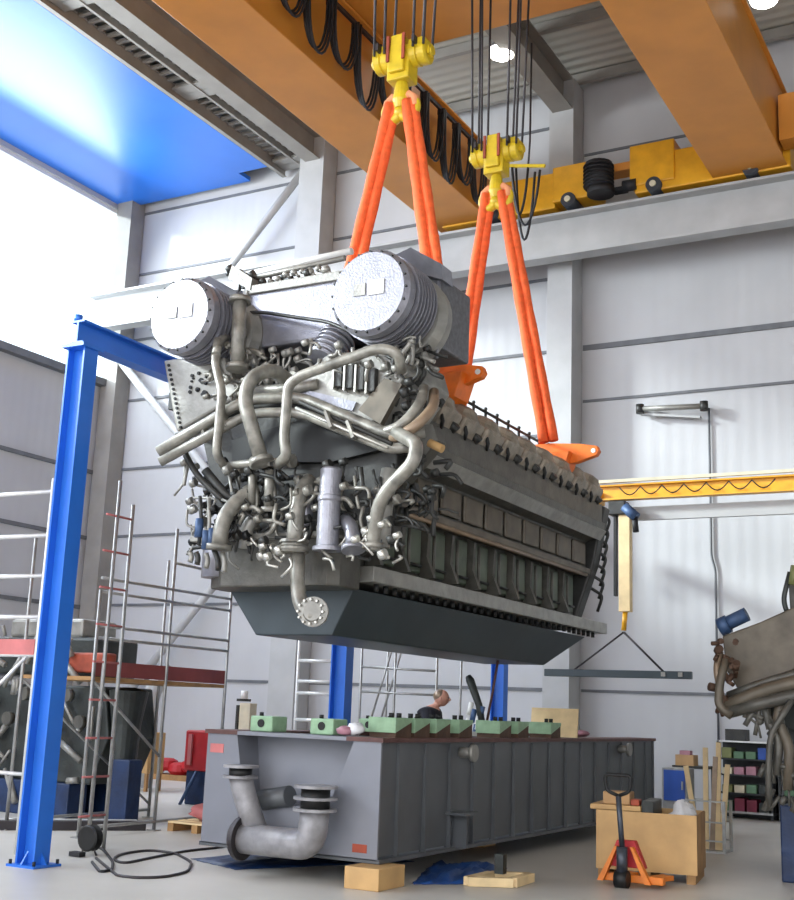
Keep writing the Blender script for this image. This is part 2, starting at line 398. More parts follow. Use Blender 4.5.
# side features, ten cylinders in a bank
N = 10; L = (EY1-EY0-.35)/N
for sx in (1, -1):
    for i in range(N):
        y = EY0+.25+i*L
        x = CX+sx*.79
        d = MB().box(min(x, x+sx*.06), y+.1, 3.34, max(x, x+sx*.06), y+L-.1, 3.9)
        dd = d.build('crankcase_door', M['door'], E, .02)
        MB().tube([(x+sx*.07, y+.17, 3.42), (x+sx*.1, y+.17, 3.42), (x+sx*.1, y+L-.17, 3.42), (x+sx*.07, y+L-.17, 3.42)], .018, 6).build('door_clamp', M['bolt'], dd)
        p = MB().prism([(x, y-.035, 3.27), (x+sx*.2, y-.035, 3.3), (x+sx*.1, y-.035, 3.55), (x+sx*.12, y-.035, 3.9), (x, y-.035, 3.95)], (0, .07, 0))
        p.tube([(x+sx*.13, y+.09, 3.36), (x+sx*.13, y+.09, 3.85)], .022, 6)
        p.build('crankcase_rib', M['eng'], E)
        # covers under the head line
        x2 = CX+sx*.985
        MB().box(min(x2, x2+sx*.05), y+.05, 4.07, max(x2, x2+sx*.05), y+L-.05, 4.41).build('camshaft_cover', M['brown'], E, .03)
        # head and cap
        xx = CX+sx*1.06
        h = MB().cbox((xx, y+L/2, 5.18), (.46, L*.86, .36), 0, sx*radians(28), 0).build('cylinder_head', M['cap'], E, .05)
        MB().lathe((xx+sx*.02, y+L/2, 5.24), (sx*.45, 0, 1), [(0, .25), (.1, .25), (.15, .2), (.2, .17), (.23, .08)], 14).build('head_cover', M['cap'], h)
        MB().tube([(xx+sx*.2, y+.1, 5.2), (xx+sx*.24, y+.1, 5.05), (xx+sx*.2, y+.14, 4.98)], .025, 6).build('fuel_pipe', M['bolt'], h)
        MB().cyl((xx+sx*.16, y+L*.72, 5.04), (xx+sx*.24, y+L*.72, 5.1), .07, n=10).build('fuel_pump', M['engd'], h)
    xo = CX+sx*1.2
    a = MB().prism([(xo, EY0+.1, 4.5), (xo+sx*.1, EY0+.1, 4.62), (xo+sx*.12, EY0+.1, 4.72), (xo+sx*.06, EY0+.1, 4.74), (xo+sx*.06, EY0+.1, 5.02), (xo, EY0+.1, 5.02)], (0, EY1-EY0-.15, 0))
    a.build('bank_side_cover', M['eng'], E, .01)
    MB().prism([(xo-.0*sx, EY0+.1, 4.5), (xo+sx*.1, EY0+.1, 4.62), (xo+sx*.13, EY0+.1, 4.6), (xo+sx*.03, EY0+.1, 4.46)], (0, EY1-EY0-.15, 0)).build('bevel_highlight', M['engl'], E)  # paler strip along the bevel, a highlight put into the colour
    MB().box(min(CX+sx*.78, CX+sx*1.05), EY0+.05, 3.95, max(CX+sx*.78, CX+sx*1.05), EY1, 4.03).build('walk_rail', M['brown'], E)
    MB().tube([(CX+sx*1.02, EY0+.1, 3.93), (CX+sx*1.02, EY1-.1, 3.93)], .03, 8).build('drain_line', M['pipeb'], E)
# rear end: flywheel housing and small lines
MB().prism([(CX-1.0, EY1, 3.1), (CX+.75, EY1, 3.1), (CX+1.1, EY1, 4.1), (CX+1.28, EY1, 5.0), (CX+.6, EY1, 5.35), (CX-.6, EY1, 5.35), (CX-1.25, EY1, 5.0), (CX-1.1, EY1, 4.1)], (0, .28, 0)).build('flywheel_housing', M['engd'], E, .03)
MB().cyl((CX, EY1+.28, 3.9), (CX, EY1+.5, 3.9), .75, n=40).build('flywheel', M['jackg'], E)
rr = MB()
for i in range(7):
    a = CX+1.12-.02*i; rr.tube(smooth_path([(a, EY1+.2, 4.95-.2*i), (a+.14, EY1+.34, 4.85-.2*i), (a+.05, EY1+.34, 4.6-.2*i)], .08), .025, 6)
each(rr, 'rear_line', M['engd'], E)
# exhaust duct in the V, and the hand rail on top
MB().box(CX-.42, 12.4, 5.1, CX+.42, 17.4, 5.62).build('exhaust_duct', M['engl'], E, .04)
hr = MB()
for x in (CX+.62,):
    hr.tube([(x, 12.6, 5.85), (x, 17.3, 5.85)], .02, 6)
    hr.tube([(x, 12.6, 5.68), (x, 17.3, 5.68)], .015, 6)
    for i in range(13): hr.tube([(x, 12.6+i*.39, 5.3), (x, 12.6+i*.39, 5.88)], .02, 6); hr.sphere((x, 12.6+i*.39, 5.89), .03, 6, 4)
hr.build('fuel_rail', M['engd'], E)
ln = MB()
for k in range(3): ln.tube([(CX+.72+k*.08, 12.2, 5.5-k*.05), (CX+.72+k*.08, 17.4, 5.5-k*.05)], .022, 6)
each(ln, 'leak_line', M['pipeb'], E)

# ---- front end
# lower gear case box
fb = MB().prism([(CX-.87, 10.62, 3.0), (CX-.6, 10.45, 3.0), (CX+.76, 10.45, 3.0), (CX+.86, 10.55, 3.0), (CX+.86, EY0+.02, 3.0), (CX-.87, EY0+.02, 3.0)], (0, 0, .55))
fb.build('gear_case', M['eng'], E, .02)
MB().cyl((CX-.78, 10.6, 3.12), (CX-.78, 10.6, 3.66), .17, n=20).build('corner_casing', M['alu'], E)
MB().box(CX-1.0, 10.36, 3.5, CX+.95, 10.62, 3.56).build('flange_shelf', M['engl'], E, .01)
sec([(-.95, 3.55), (.85, 3.55), (1.05, 4.2), (1.25, 4.75), (.3, 5.05), (-.3, 5.05), (-1.3, 4.75), (-1.1, 4.2)], 10.85, EY0).build('front_plate', M['engd'], E)
# turbochargers: silencer drum facing the camera side, housing behind
def turbo(sx, cxp, cyp, y, box):
    c = at(cxp, cyp, y=y); r = .47 if sx > 0 else .45
    s = MB().lathe(c, (0, 1, 0), [(0, .05), (0, r*.9), (.03, r*.95), (.06, r), (.16, r), (.2, r*.96)], 40).build('silencer_cover', M['alu'], E)
    MB().lathe(c+V((0, .2, 0)), (0, 1, 0), [(0, r*.93), (.5, r*.93), (.55, r*.85)], 40).build('silencer_drum', M['alud'], E)
    for k in range(7):
        MB().lathe(c+V((0, .23+.065*k, 0)), (0, 1, 0), [(0, r*.9), (0, r*1.03), (.018, r*1.03), (.018, r*.9)], 40).build('silencer_rib', M['alu'], E)
    MB().box(c.x-.17, c.y-.012, c.z-.04, c.x-.03, c.y-.004, c.z+.09).build('data_plate', M['engl'], s)
    MB().box(c.x+.0, c.y-.012, c.z-.05, c.x+.19, c.y-.004, c.z+.11).build('data_plate', M['white'], s)
    b = MB()
    for k in range(20):
        a = 2*pi*k/20; b.cyl((c.x+r*.93*cos(a), c.y+.0, c.z+r*.93*sin(a)), (c.x+r*.93*cos(a), c.y+.045, c.z+r*.93*sin(a)), .014, n=6)
    each(b, 'cover_bolt', M['bolt'], s)
    # compressor volute
    MB().lathe(c+V((-sx*.02, .7, -.05)), (0, 1, 0), [(0, .3), (.05, .46), (.16, .52), (.3, .5), (.4, .36), (.5, .3)], 32).build('compressor_volute', M['engl'], E)
    return c
cR = turbo(1, 368, 291, 10.0, None)
cL = turbo(-1, 179, 314, 10.0, None)
# insulated turbine boxes behind
def tbox(c, sx):
    x0, x1 = c.x-.3, c.x+.36
    if sx < 0: x0, x1 = c.x-.55, c.x+.35
    zt = c.z+.58
    poly = [(x0, 10.95, c.z-.36), (x1, 10.95, c.z-.36), (x1, 10.95, zt-.14), (x1-.28, 10.95, zt+.04), (x0+.1, 10.95, zt+.04), (x0, 10.95, zt-.1)]
    o = MB().prism(poly, (0, .75, 0)).build('turbine_box', M['alud'], E, .03)
    MB().prism([(x0+.05, 10.6, zt-.02), (x0+.45, 10.6, zt+.1), (x0+.75, 10.75, zt-.08), (x0+.7, 10.9, zt-.2)], (0, .25, 0)).build('lifting_gusset', M['alu'], o)
    MB().tube([(x1-.02, 10.93, c.z-.5), (x1-.02, 10.93, zt-.2)], .02, 6).build('seam_trim', M['alu'], o)
MB().box(CX-.95, 11.25, 5.3, CX+.7, 12.2, 5.85).build('air_manifold', M['engd'], E, .04)
tbox(cR, 1); tbox(cL, -1)
# central charge air duct between the turbos
q0 = at(243, 350, y=10.9); q1 = at(338, 277, y=10.9)
MB().box(q0.x, 10.9, q0.z, q1.x+.3, 12.0, q1.z).build('charge_air_duct', M['alu'], E, .04)
MB().box(q0.x, 10.86, q1.z-.05, q1.x+.2, 10.92, q1.z+.06).build('duct_flange', M['engl'], E, .01)
MB().box(q0.x-.02, 10.84, q0.z-.02, q0.x+.05, 10.92, q1.z).build('duct_flange', M['engl'], E, .01)
MB().tube(smooth_path([at(238, 313, y=10.8), at(262, 312, y=10.8), at(300, 318, y=10.7), at(330, 322, y=10.6), at(352, 333, y=10.5)], .2), .022, 8).build('sensor_conduit', M['engd'], E)
MB().box(q0.x-.12, 11.0, q0.z+.02, q0.x-.05, 11.5, q1.z+.15).build('bracket_plate', M['alu'], E)
MB().prism([at(232, 265, y=10.85), at(252, 278, y=10.85), at(250, 290, y=10.85), at(228, 278, y=10.85)], (0, .3, 0)).build('bracket_arm', M['engl'], E)
cls = MB()
for k in range(9):
    c = at(262+k*8, 282-k*1.6+random.uniform(-3, 3), y=11.0); cls.sphere(c, random.uniform(.03, .06), 8, 6); cls.cyl(c, c+V((.08, 0, -.06)), .02, n=6)
cls.tube([at(240, 281, y=11.1), at(345, 258, y=11.1)], .035, 8)
each(cls, 'small_valve', M['engl'], E)
MB().tube([at(247, 275, y=11.3), at(352, 251, y=11.3)], .045, 8).build('top_rail', M['white'], E)
# coolers under each turbo, leaning with the V
def cooler(pts, y0, dy, m):
    return MB().prism([at(a, b, y=y0) for a, b in pts], (0, dy, 0)).build('charge_air_cooler', m, E, .03)
ck = cooler([(163, 360), (222, 352), (240, 395), (176, 432)], 10.55, 1.0, M['engl'])
bb = MB()
for k in range(14):
    t = k/13; c = at(165+12*t+3, 365+62*t, y=10.53); bb.cyl(c, c+V((0, .04, 0)), .018, n=6)
for k in range(22):
    c = at(200+random.uniform(-12, 18), 375+random.uniform(-15, 22), y=10.53); bb.cyl(c, c+V((0, .04, 0)), random.choice([.015, .022, .03]), n=7)
each(bb, 'cooler_bolt', M['bolt'], ck)
cr2 = cooler([(303, 372), (330, 352), (402, 350), (408, 372), (372, 424), (290, 392)], 10.45, 1.0, M['engl'])
for k in range(4):
    c = at(340+k*11, 379+k*1.5-3, y=10.42)
    MB().box(c.x-.045, 10.38, c.z-.13, c.x+.045, 10.46, c.z+.13).build('inspection_port', M['engd'], cr2, .01)
    MB().box(c.x-.062, 10.36, c.z-.15, c.x-.042, 10.46, c.z+.15).build('port_rim', M['bolts'], cr2)
MB().prism([at(306, 390, y=10.42), at(356, 402, y=10.42), at(352, 411, y=10.42), at(300, 396, y=10.42)], (0, .06, 0)).build('cooler_foot', M['alu'], cr2)
MB().prism([at(384, 378, y=10.4), at(402, 384, y=10.4), at(380, 424, y=10.4), at(358, 410, y=10.4)], (0, .08, 0)).build('end_cover', M['brown'], cr2)
# volute connection between silencer and cooler, corrugated
bel = MB(); a = at(338, 340, y=10.9); b = at(322, 362, y=10.7)
for k in range(6): bel.cyl(a.lerp(b, k/6), a.lerp(b, (k+.6)/6), .22-.005*k, n=20)
bel.cyl(a, b, .19, n=20); bel.build('bellows', M['alu'], E)
bel = MB(); a = at(392, 335, y=10.9); b = at(395, 356, y=10.8)
for k in range(5): bel.cyl(a.lerp(b, k/5), a.lerp(b, (k+.6)/5), .12, n=16)
bel.build('bellows', M['engd'], E)
# ---- pipework on the front (pixel path, depth, radius in m, material)
def pipe(name, pts, r, m='pipe', rad=.14, fl=()):
    P = [at(p[0], p[1], y=p[2]) for p in pts]
    o = MB().tube(smooth_path(P, rad), r, 12).build(name, M[m], E)
    for i in fl:
        A = P[i]; B = P[i+1] if i+1 < len(P) else P[i-1]; d = (B-A).normalized()
        MB().cyl(A-d*.02, A+d*.035, r*1.6, n=16).build('pipe_flange', M[m], o)
    return o
# chevron headers
pipe('cooling_header', [(158, 452, 9.9), (247, 399, 10.25), (300, 397, 10.3), (392, 436, 10.2), (425, 432, 10.35)], .062, 'pipe', .2)
pipe('cooling_header', [(160, 462, 9.85), (250, 413, 10.2), (300, 412, 10.25), (390, 449, 10.15), (410, 447, 10.2)], .055, 'pipe', .2)
pipe('cooling_header', [(176, 436, 10.2), (245, 408, 10.4), (296, 404, 10.45), (380, 438, 10.4)], .035, 'engd', .2)
pipe('cooling_header', [(243, 392, 10.35), (300, 388, 10.4), (318, 384, 10.45)], .06, 'pipe', .1)
pipe('lube_line', [(300, 402, 10.15), (392, 444, 10.1)], .022, 'engd'); pipe('lube_line', [(296, 408, 10.12), (388, 448, 10.05)], .018, 'bolts')
for a in ((352, 430), (330, 420), (205, 432), (225, 420)):
    c = at(a[0], a[1], y=10.1); MB().cbox(c, (.035, .1, .2), 0, radians(-25), 0).build('pipe_clamp', M['pipe'], E)
pipe('coolant_pipe', [(218, 340, 10.2), (215, 362, 10.1), (222, 392, 10.05), (216, 455, 10.0), (228, 470, 10.2)], .05, 'pipe', .1)
pipe('coolant_pipe', [(226, 337, 10.4), (219, 341, 10.25), (216, 355, 10.1)], .05, 'pipe', .1)
pipe('vent_pipe', [(240, 300, 10.35), (237, 368, 10.3)], .08, 'pipe', .1, fl=(0, 1))
pipe('coolant_pipe', [(290, 382, 10.5), (272, 368, 10.2), (250, 378, 10.0), (244, 400, 9.95), (262, 462, 9.95)], .078, 'pipe', .3, fl=(0, 4))
pipe('oil_pipe', [(402, 372, 10.1), (398, 352, 9.95), (378, 348, 9.9), (300, 376, 9.85), (288, 385, 9.85), (284, 440, 9.85), (287, 455, 9.85), (278, 465, 10.0)], .055, 'pipe', .14)
pipe('elbow_pipe', [(366, 436, 10.3), (400, 428, 10.15), (420, 405, 10.3), (424, 388, 10.5)], .055, 'pipe', .2)
pipe('elbow_pipe', [(392, 440, 10.2), (414, 428, 10.15), (434, 408, 10.35), (434, 392, 10.6)], .055, 'pipeb', .2)
pipe('downcomer_pipe', [(396, 432, 10.2), (417, 444, 9.95), (414, 462, 9.9), (379, 498, 9.95), (373, 545, 10.1), (373, 551, 10.1)], .07, 'pipe', .2, fl=(4,))
pipe('downcomer_pipe', [(390, 470, 10.45), (384, 505, 10.4), (381, 548, 10.4)], .09, 'engl', .2)
pipe('cross_pipe', [(226, 466, 10.15), (254, 463, 10.05), (292, 461, 10.05)], .045, 'pipe', .1, fl=(1, 2))
pipe('riser_pipe', [(252, 465, 10.1), (252, 505, 10.15)], .04, 'pipe', .1); pipe('riser_pipe', [(270, 470, 10.15), (269, 510, 10.2)], .055, 'pipe', .1, fl=(1,))
pipe('riser_pipe', [(310, 480, 10.35), (300, 492, 10.2), (296, 520, 10.15), (294, 546, 10.15)], .085, 'pipe', .2, fl=(3,))
MB().lathe(at(294, 548, y=10.15), (0, 0, 1), [(-.05, .15), (-.02, .17), (0, .17), (.01, .12), (.04, .12), (.05, .16), (.08, .15)], 24).build('pump_flange', M['pipe'], E)
pipe('suction_pipe', [(345, 520, 10.3), (352, 528, 10.2), (353, 549, 10.15)], .075, 'alu', .15, fl=(2,))
oc = at(327, 551, y=10.15); ot = at(330, 468, y=10.15)
MB().lathe(V((oc.x, 10.15, oc.z)), (0, 0, 1), [(0, .15), (.04, .15), (.05, .115), (.5, .115), (.52, .125), (.56, .125), (.57, .11), (ot.z-oc.z-.02, .11), (ot.z-oc.z, .09)], 28).build('oil_filter_can', M['alu'], E)
MB().lathe(at(305, 512, y=10.3)-V((0, 0, .15)), (0, 0, 1), [(0, .06), (.05, .08), (.28, .08), (.32, .05)], 20).build('water_pump', M['alu'], E)
pipe('side_elbow', [(256, 488, 10.25), (238, 500, 10.1), (222, 520, 9.95), (219, 548, 9.95)], .085, 'pipe', .25, fl=(3,))
pipe('side_elbow', [(205, 470, 10.1), (228, 498, 10.2), (246, 500, 10.3)], .05, 'engd', .2)
pipe('side_elbow', [(182, 448, 10.1), (196, 474, 10.1), (212, 490, 10.1), (226, 503, 10.15)], .035, 'engd', .2)
pipe('side_elbow', [(245, 548, 10.3), (246, 528, 10.25), (258, 515, 10.3)], .07, 'engl', .15)
pipe('drain_pipe', [(298, 551, 10.2), (297, 580, 10.15), (300, 606, 10.1), (310, 616, 10.0), (318, 618, 10.05)], .075, 'pipe', .2)
dc = at(314, 612, y=10.02)
MB().lathe(dc, (.35, -1, 0), [(-.06, .14), (0, .15), (.04, .15), (.05, .09), (.07, .09)], 24).build('drain_flange', M['engl'], E)
bb = MB()
for k in range(12):
    a = 2*pi*k/12; c = dc+V((.12*cos(a), -.05+.04*cos(a), .12*sin(a))); bb.cyl(c, c+V((0, -.03, 0)), .014, n=6)
each(bb, 'flange_bolt', M['bolts'], E)
# thin tubes, valves and brackets all over the front
def scatter(name, m, n, box, seed, y=(10.05, 10.6), r=(.012, .028), ln=(10, 40)):
    random.seed(seed); mb = MB()
    for k in range(n):
        x = random.uniform(box[0], box[2]); yy = random.uniform(box[1], box[3]); d = random.uniform(*y)
        l = random.uniform(*ln); v = random.random() < .6
        P = [(x, yy), (x+(random.uniform(-4, 4) if v else l*.6), yy+(l*.6 if v else random.uniform(-5, 5)))]
        P.append((P[1][0]+random.uniform(-12, 12), P[1][1]+random.uniform(0, 12)))
        mb.tube(smooth_path([at(p[0], p[1], y=d) for p in P], .06, 3), random.uniform(*r), 6)
        if k % 2 == 0:
            c = at(x, yy, y=d); mb.cyl(c-V((.03, .03, 0)), c+V((.04, -.03, .02)), random.uniform(.03, .055), n=9)
    each(mb, name, M[m], E)
scatter('control_line', 'pipe', 40, (235, 470, 400, 540), 1); scatter('thin_hose', 'engd', 60, (230, 462, 400, 545), 2)
scatter('sensor_cable', 'bolt', 30, (190, 462, 250, 545), 3, ln=(8, 26)); scatter('drain_line', 'engl', 24, (185, 460, 235, 540), 4, r=(.01, .02))
scatter('vent_line', 'pipe', 26, (205, 320, 250, 400), 5, y=(10.3, 10.6), ln=(8, 24)); scatter('small_bracket', 'engl', 34, (245, 350, 300, 392), 6, y=(10.5, 10.7), ln=(8, 24))
scatter('bright_fitting', 'bolts', 26, (230, 505, 400, 560), 8, y=(10.0, 10.3), ln=(5, 14), r=(.01, .018)); scatter('side_line', 'engd', 30, (385, 350, 440, 440), 9, y=(10.3, 10.8), ln=(8, 26))
scatter('cooler_line', 'engl', 26, (300, 335, 420, 372), 10, y=(10.2, 10.5), ln=(6, 18)); scatter('bank_line', 'engd', 24, (395, 450, 440, 520), 11, y=(10.7, 11.0), ln=(10, 34))
scatter('deck_line', 'engd', 24, (230, 270, 345, 285), 12, y=(10.9, 11.2), ln=(5, 12)); scatter('box_line', 'engl', 10, (400, 330, 425, 370), 13, y=(10.6, 10.8), ln=(6, 18))
# dark mass behind the pipework
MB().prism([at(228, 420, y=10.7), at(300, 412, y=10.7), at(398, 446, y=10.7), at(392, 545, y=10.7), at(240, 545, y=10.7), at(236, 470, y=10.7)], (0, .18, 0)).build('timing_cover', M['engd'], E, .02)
MB().prism([at(232, 440, y=10.6), at(300, 420, y=10.6), at(378, 450, y=10.6), at(330, 462, y=10.6), at(232, 462, y=10.6)], (0, .1, 0)).build('shade_plate', M['bolt'], E)  # near-black plate painted in for the shaded space under the headers
MB().prism([at(385, 430, y=10.9), at(432, 424, y=10.9), at(438, 440, y=10.9), at(404, 480, y=10.9), at(388, 500, y=10.9)], (0, .2, 0)).build('bank_end_plate', M['eng'], E)
# hanging loose hoses on the left
for k, (a, b) in enumerate([((200, 496), (199, 545)), ((209, 498), (206, 548)), ((193, 548), (214, 545)), ((190, 552), (190, 562)), ((196, 552), (197, 564)), ((206, 553), (206, 568)), ((214, 550), (218, 570)), ((222, 552), (224, 572))]):
    MB().tube(smooth_path([at(*a, y=10.0), at((a[0]+b[0])/2+2, (a[1]+b[1])/2, y=10.02), at(*b, y=10.0)], .05), .022 if k < 3 else .03, 7).build('hanging_hose', M['engl' if k % 2 else 'engd'], E)
for k, c in enumerate([(199, 528), (206, 540), (212, 538)]):
    p = at(*c, y=10.0); MB().cyl(p-V((0, 0, .1)), p+V((0, 0, .1)), .045, n=10).build('small_actuator', M['cool'], E)
c = at(436, 445, y=10.9); MB().cyl(c-V((.08, 0, -.03)), c+V((.08, 0, -.05)), .045, n=12).build('brass_valve', M['wood'], E)

# ================================================================== lifting beams and slings
def lifting_beam(y, z, xr, label):
    t = thing('lifting_traverse', (CX, y, z-.06), label, 'lifting beam')
    e = xr-CX
    poly = [(CX+.95, y, z-.16), (CX+e-.35, y, z-.15), (CX+e-.04, y, z-.06), (CX+e, y, z+.0), (CX+e-.03, y, z+.08), (CX+e-.3, y, z+.13), (CX+.95, y, z+.17)]
    poly += [(2*CX-p[0], p[1], p[2]) for p in poly[::-1]]
    MB().prism([(p[0], y-.06, p[2]) for p in poly], (0, .12, 0)).build('beam_plate', M['bracket'], t, .01)
    for sx in (-1, 1): MB().cyl((CX+sx*(e-.08), y-.07, z+.01), (CX+sx*(e-.08), y+.07, z+.01), .035, n=12).build('end_eye', M['white'], t)
    MB().box(CX-1.0, y-.12, z-.16, CX+1.0, y+.12, z-.05).build('beam_web', M['bracket'], t, .01)
    for sx in (1, -1):
        MB().prism([(CX+sx*.85, y-.2, z), (CX+sx*1.3, y-.2, z), (CX+sx*1.2, y-.2, z-.3), (CX+sx*1.05, y-.2, z-.38), (CX+sx*.92, y-.2, z-.28)], (0, .4, 0)).build('clamp_foot', M['bracket'], t, .01)
        MB().cyl((CX+sx*.95, y-.26, z-.12), (CX+sx*.95, y+.26, z-.12), .05).build('shackle_pin', M['bolt'], t)
    return t
TF = at(486, 370, y=12.6); TR = at(600, 449, y=16.2)
lifting_beam(12.6, TF.z-.04, TF.x, 'orange steel lifting beam across the engine top behind the near silencer')
lifting_beam(16.2, TR.z-.04, TR.x, 'orange steel lifting beam across the far end of the engine top')
def sling(hy, by, sx, end, label):
    t0 = V((CX+sx*.13, hy, 9.87)); t1 = end
    d = (t1-t0); n = d.cross(V((0, 1, 0))).normalized(); s = MB()
    for k in (-1, 1):
        P = [t0 + d*(i/20) + n*k*(.035+.035*(i/20)) + V((0, k*.025, 0)) for i in range(21)]
        s.tube(P, [.075+.005*sin(i*1.7+k) for i in range(21)], 10)
    o = s.build('round_sling', M['sling'])
    tag(o, label, 'lifting sling')
    e = MB().tube([t0+V((-.08*sx, -.0, -.1)), t0+V((-.07*sx, 0, .03)), t0+V((0, 0, .1)), t0+V((.08*sx, 0, .03)), t0+V((.1*sx, 0, -.1))], .06, 10)
    e.build('sling_eye', M['slingeye'], o)
bF = lambda sx: V((CX+(.97 if sx > 0 else -.72), 12.6, TF.z+.17))
bR = lambda sx: V((CX+(.9 if sx > 0 else -.72), 16.2, TR.z+.17))
sling(12.92, 12.6, -1, bF(-1), 'orange round sling running down left from the nearer hook')
sling(12.92, 12.6, 1, bF(1), 'orange round sling running down right from the nearer hook behind the silencer')
sling(16.08, 16.2, -1, bR(-1), 'orange round sling running down left from the farther hook')
sling(16.08, 16.2, 1, bR(1), 'orange round sling from the farther hook down to the far orange beam')

# ================================================================== BASE FRAME
BX0, BX1, BY0, BY1, BZ0, BZ1 = -8.56, -6.3, 11.15, 20.7, .25, 1.46
B = thing('engine_base_frame', ((BX0+BX1)/2, (BY0+BY1)/2, BZ0), 'long grey welded steel base frame standing on wooden blocks below the engine', 'base frame')
# front plate with a deep sloped pocket
xa, xb, xc, xd = BX0+.4, BX1-.32, BX1-.62, BX0+.55
zp = .72
fp = MB()
fp.prism([(BX0, BY0, BZ0), (BX1, BY0, BZ0), (BX1, BY0, BZ1), (xb, BY0, BZ1), (xc, BY0, zp), (xd, BY0, zp), (xa, BY0, BZ1), (BX0, BY0, BZ1)], (0, .03, 0))
fp.build('front_plate', M['base'], B)
MB().prism([(xa, BY0+.4, BZ1-.03), (xb, BY0+.4, BZ1-.03), (xc, BY0+.32, zp), (xd, BY0+.32, zp)], (0, .03, .0)).box(xd, BY0+.02, zp-.03, xc, BY0+.35, zp).build('pocket_plate', M['base'], B)
for a_, b_ in ((xb, xc), (xa, xd)):
    MB().add([(a_, BY0+.02, BZ1-.03), (a_, BY0+.42, BZ1-.03), (b_, BY0+.34, zp), (b_, BY0+.02, zp)], [(0, 1, 2, 3)]).build('pocket_cheek', M['base'], B)
sw = MB().box(BX1-.06, BY0+.03, BZ0+.03, BX1-.03, BY1, BZ1-.03).box(BX0+.03, BY0+.03, BZ0+.03, BX0+.06, BY1, BZ1-.03)
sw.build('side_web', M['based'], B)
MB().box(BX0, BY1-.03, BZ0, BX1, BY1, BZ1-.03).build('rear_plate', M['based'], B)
for x0, x1 in ((BX1-.42, BX1+.03), (BX0-.03, BX0+.42)):
    MB().box(x0, BY0-.02, BZ1-.03, x1, BY1+.02, BZ1+.015).build('top_flange', M['flange'], B)
MB().box(BX0+.42, BY0-.02, BZ1-.03, BX1-.42, BY0+.4, BZ1+.01).build('cross_flange', M['base'], B)
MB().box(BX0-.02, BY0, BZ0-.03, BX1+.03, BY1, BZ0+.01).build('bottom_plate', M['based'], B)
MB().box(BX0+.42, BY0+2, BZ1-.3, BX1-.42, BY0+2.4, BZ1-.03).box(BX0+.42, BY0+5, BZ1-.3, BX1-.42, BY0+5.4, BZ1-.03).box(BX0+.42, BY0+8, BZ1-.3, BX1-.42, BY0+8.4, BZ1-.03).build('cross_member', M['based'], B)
for i in range(15):
    y = BY0+.4+i*.62
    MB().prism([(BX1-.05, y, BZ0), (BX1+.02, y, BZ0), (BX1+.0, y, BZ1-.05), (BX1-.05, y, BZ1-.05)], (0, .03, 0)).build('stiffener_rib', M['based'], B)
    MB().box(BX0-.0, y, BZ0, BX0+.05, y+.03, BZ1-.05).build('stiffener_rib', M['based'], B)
for y in (13.1, 18.9):
    MB().cyl((BX1-.04, y, BZ1-.15), (BX1+.16, y, BZ1-.15), .06, n=16).cyl((BX1+.12, y, BZ1-.15), (BX1+.17, y, BZ1-.15), .1, n=16).build('lifting_trunnion', M['engl'], B)
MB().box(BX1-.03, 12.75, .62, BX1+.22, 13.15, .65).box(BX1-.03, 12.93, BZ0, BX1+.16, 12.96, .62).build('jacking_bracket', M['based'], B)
# front pipework of the base
py = BY0-.3
def bp_(name, pts, r, m='basepipe'):
    return MB().tube(smooth_path([at(a, b, y=c) for a, b, c in pts], .2, 6), r, 20).build(name, M[m], B)
A0 = at(240, 838, y=py); A1 = at(312, 834, y=py); A1.z = A0.z
MB().tube(smooth_path([A0, V((A1.x, py, A0.z)), V((A1.x+.02, py, A0.z+.36))], .24, 8), .155, 24).build('water_pipe', M['basepipe'], B)
fo = MB().lathe(A0, (-1, 0, 0), [(-.05, .16), (-.05, .225), (0, .225), (.03, .2)], 32).build('pipe_flange', M['rope'], B)
MB().lathe(A0+V((-.02, 0, 0)), (-1, 0, 0), [(0, .13), (.04, .13), (.045, .1), (.05, .0)], 32).build('blind_cover', M['cream'], fo)
def stack(c, r, h, n=3):
    for k in range(n):
        MB().lathe(c+V((0, 0, k*h)), (0, 0, 1), [(0, r*.7), (0, r), (.028, r), (.028, r*.7)], 28).build('valve_flange', M['basepipe'], B)
    MB().cyl(c, c+V((0, 0, h*(n-1))), r*.66, n=20).build('valve_body', M['bolt'], B)
stack(V((A1.x+.02, py, A0.z+.34)), .23, .115, 3)
q = at(240, 782, y=py); q1 = at(256, 830, y=py+.05)
MB().tube(smooth_path([q1, q1.lerp(q, .7), q+V((0, 0, .06))], .2, 6), .125, 20).build('water_pipe', M['basepipe'], B)
stack(q+V((0, 0, .04)), .19, .11, 2)
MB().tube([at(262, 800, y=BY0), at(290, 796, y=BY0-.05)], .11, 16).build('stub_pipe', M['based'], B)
MB().box(*at(210, 752, y=BY0-.006), *(at(224, 744, y=BY0)+V((0, .004, 0)))).build('sticker', M['pinkw'], B)
MB().box(*at(352, 852, y=BY0-.006), *(at(367, 845, y=BY0)+V((0, .004, 0)))).build('sticker', M['dred'], B)

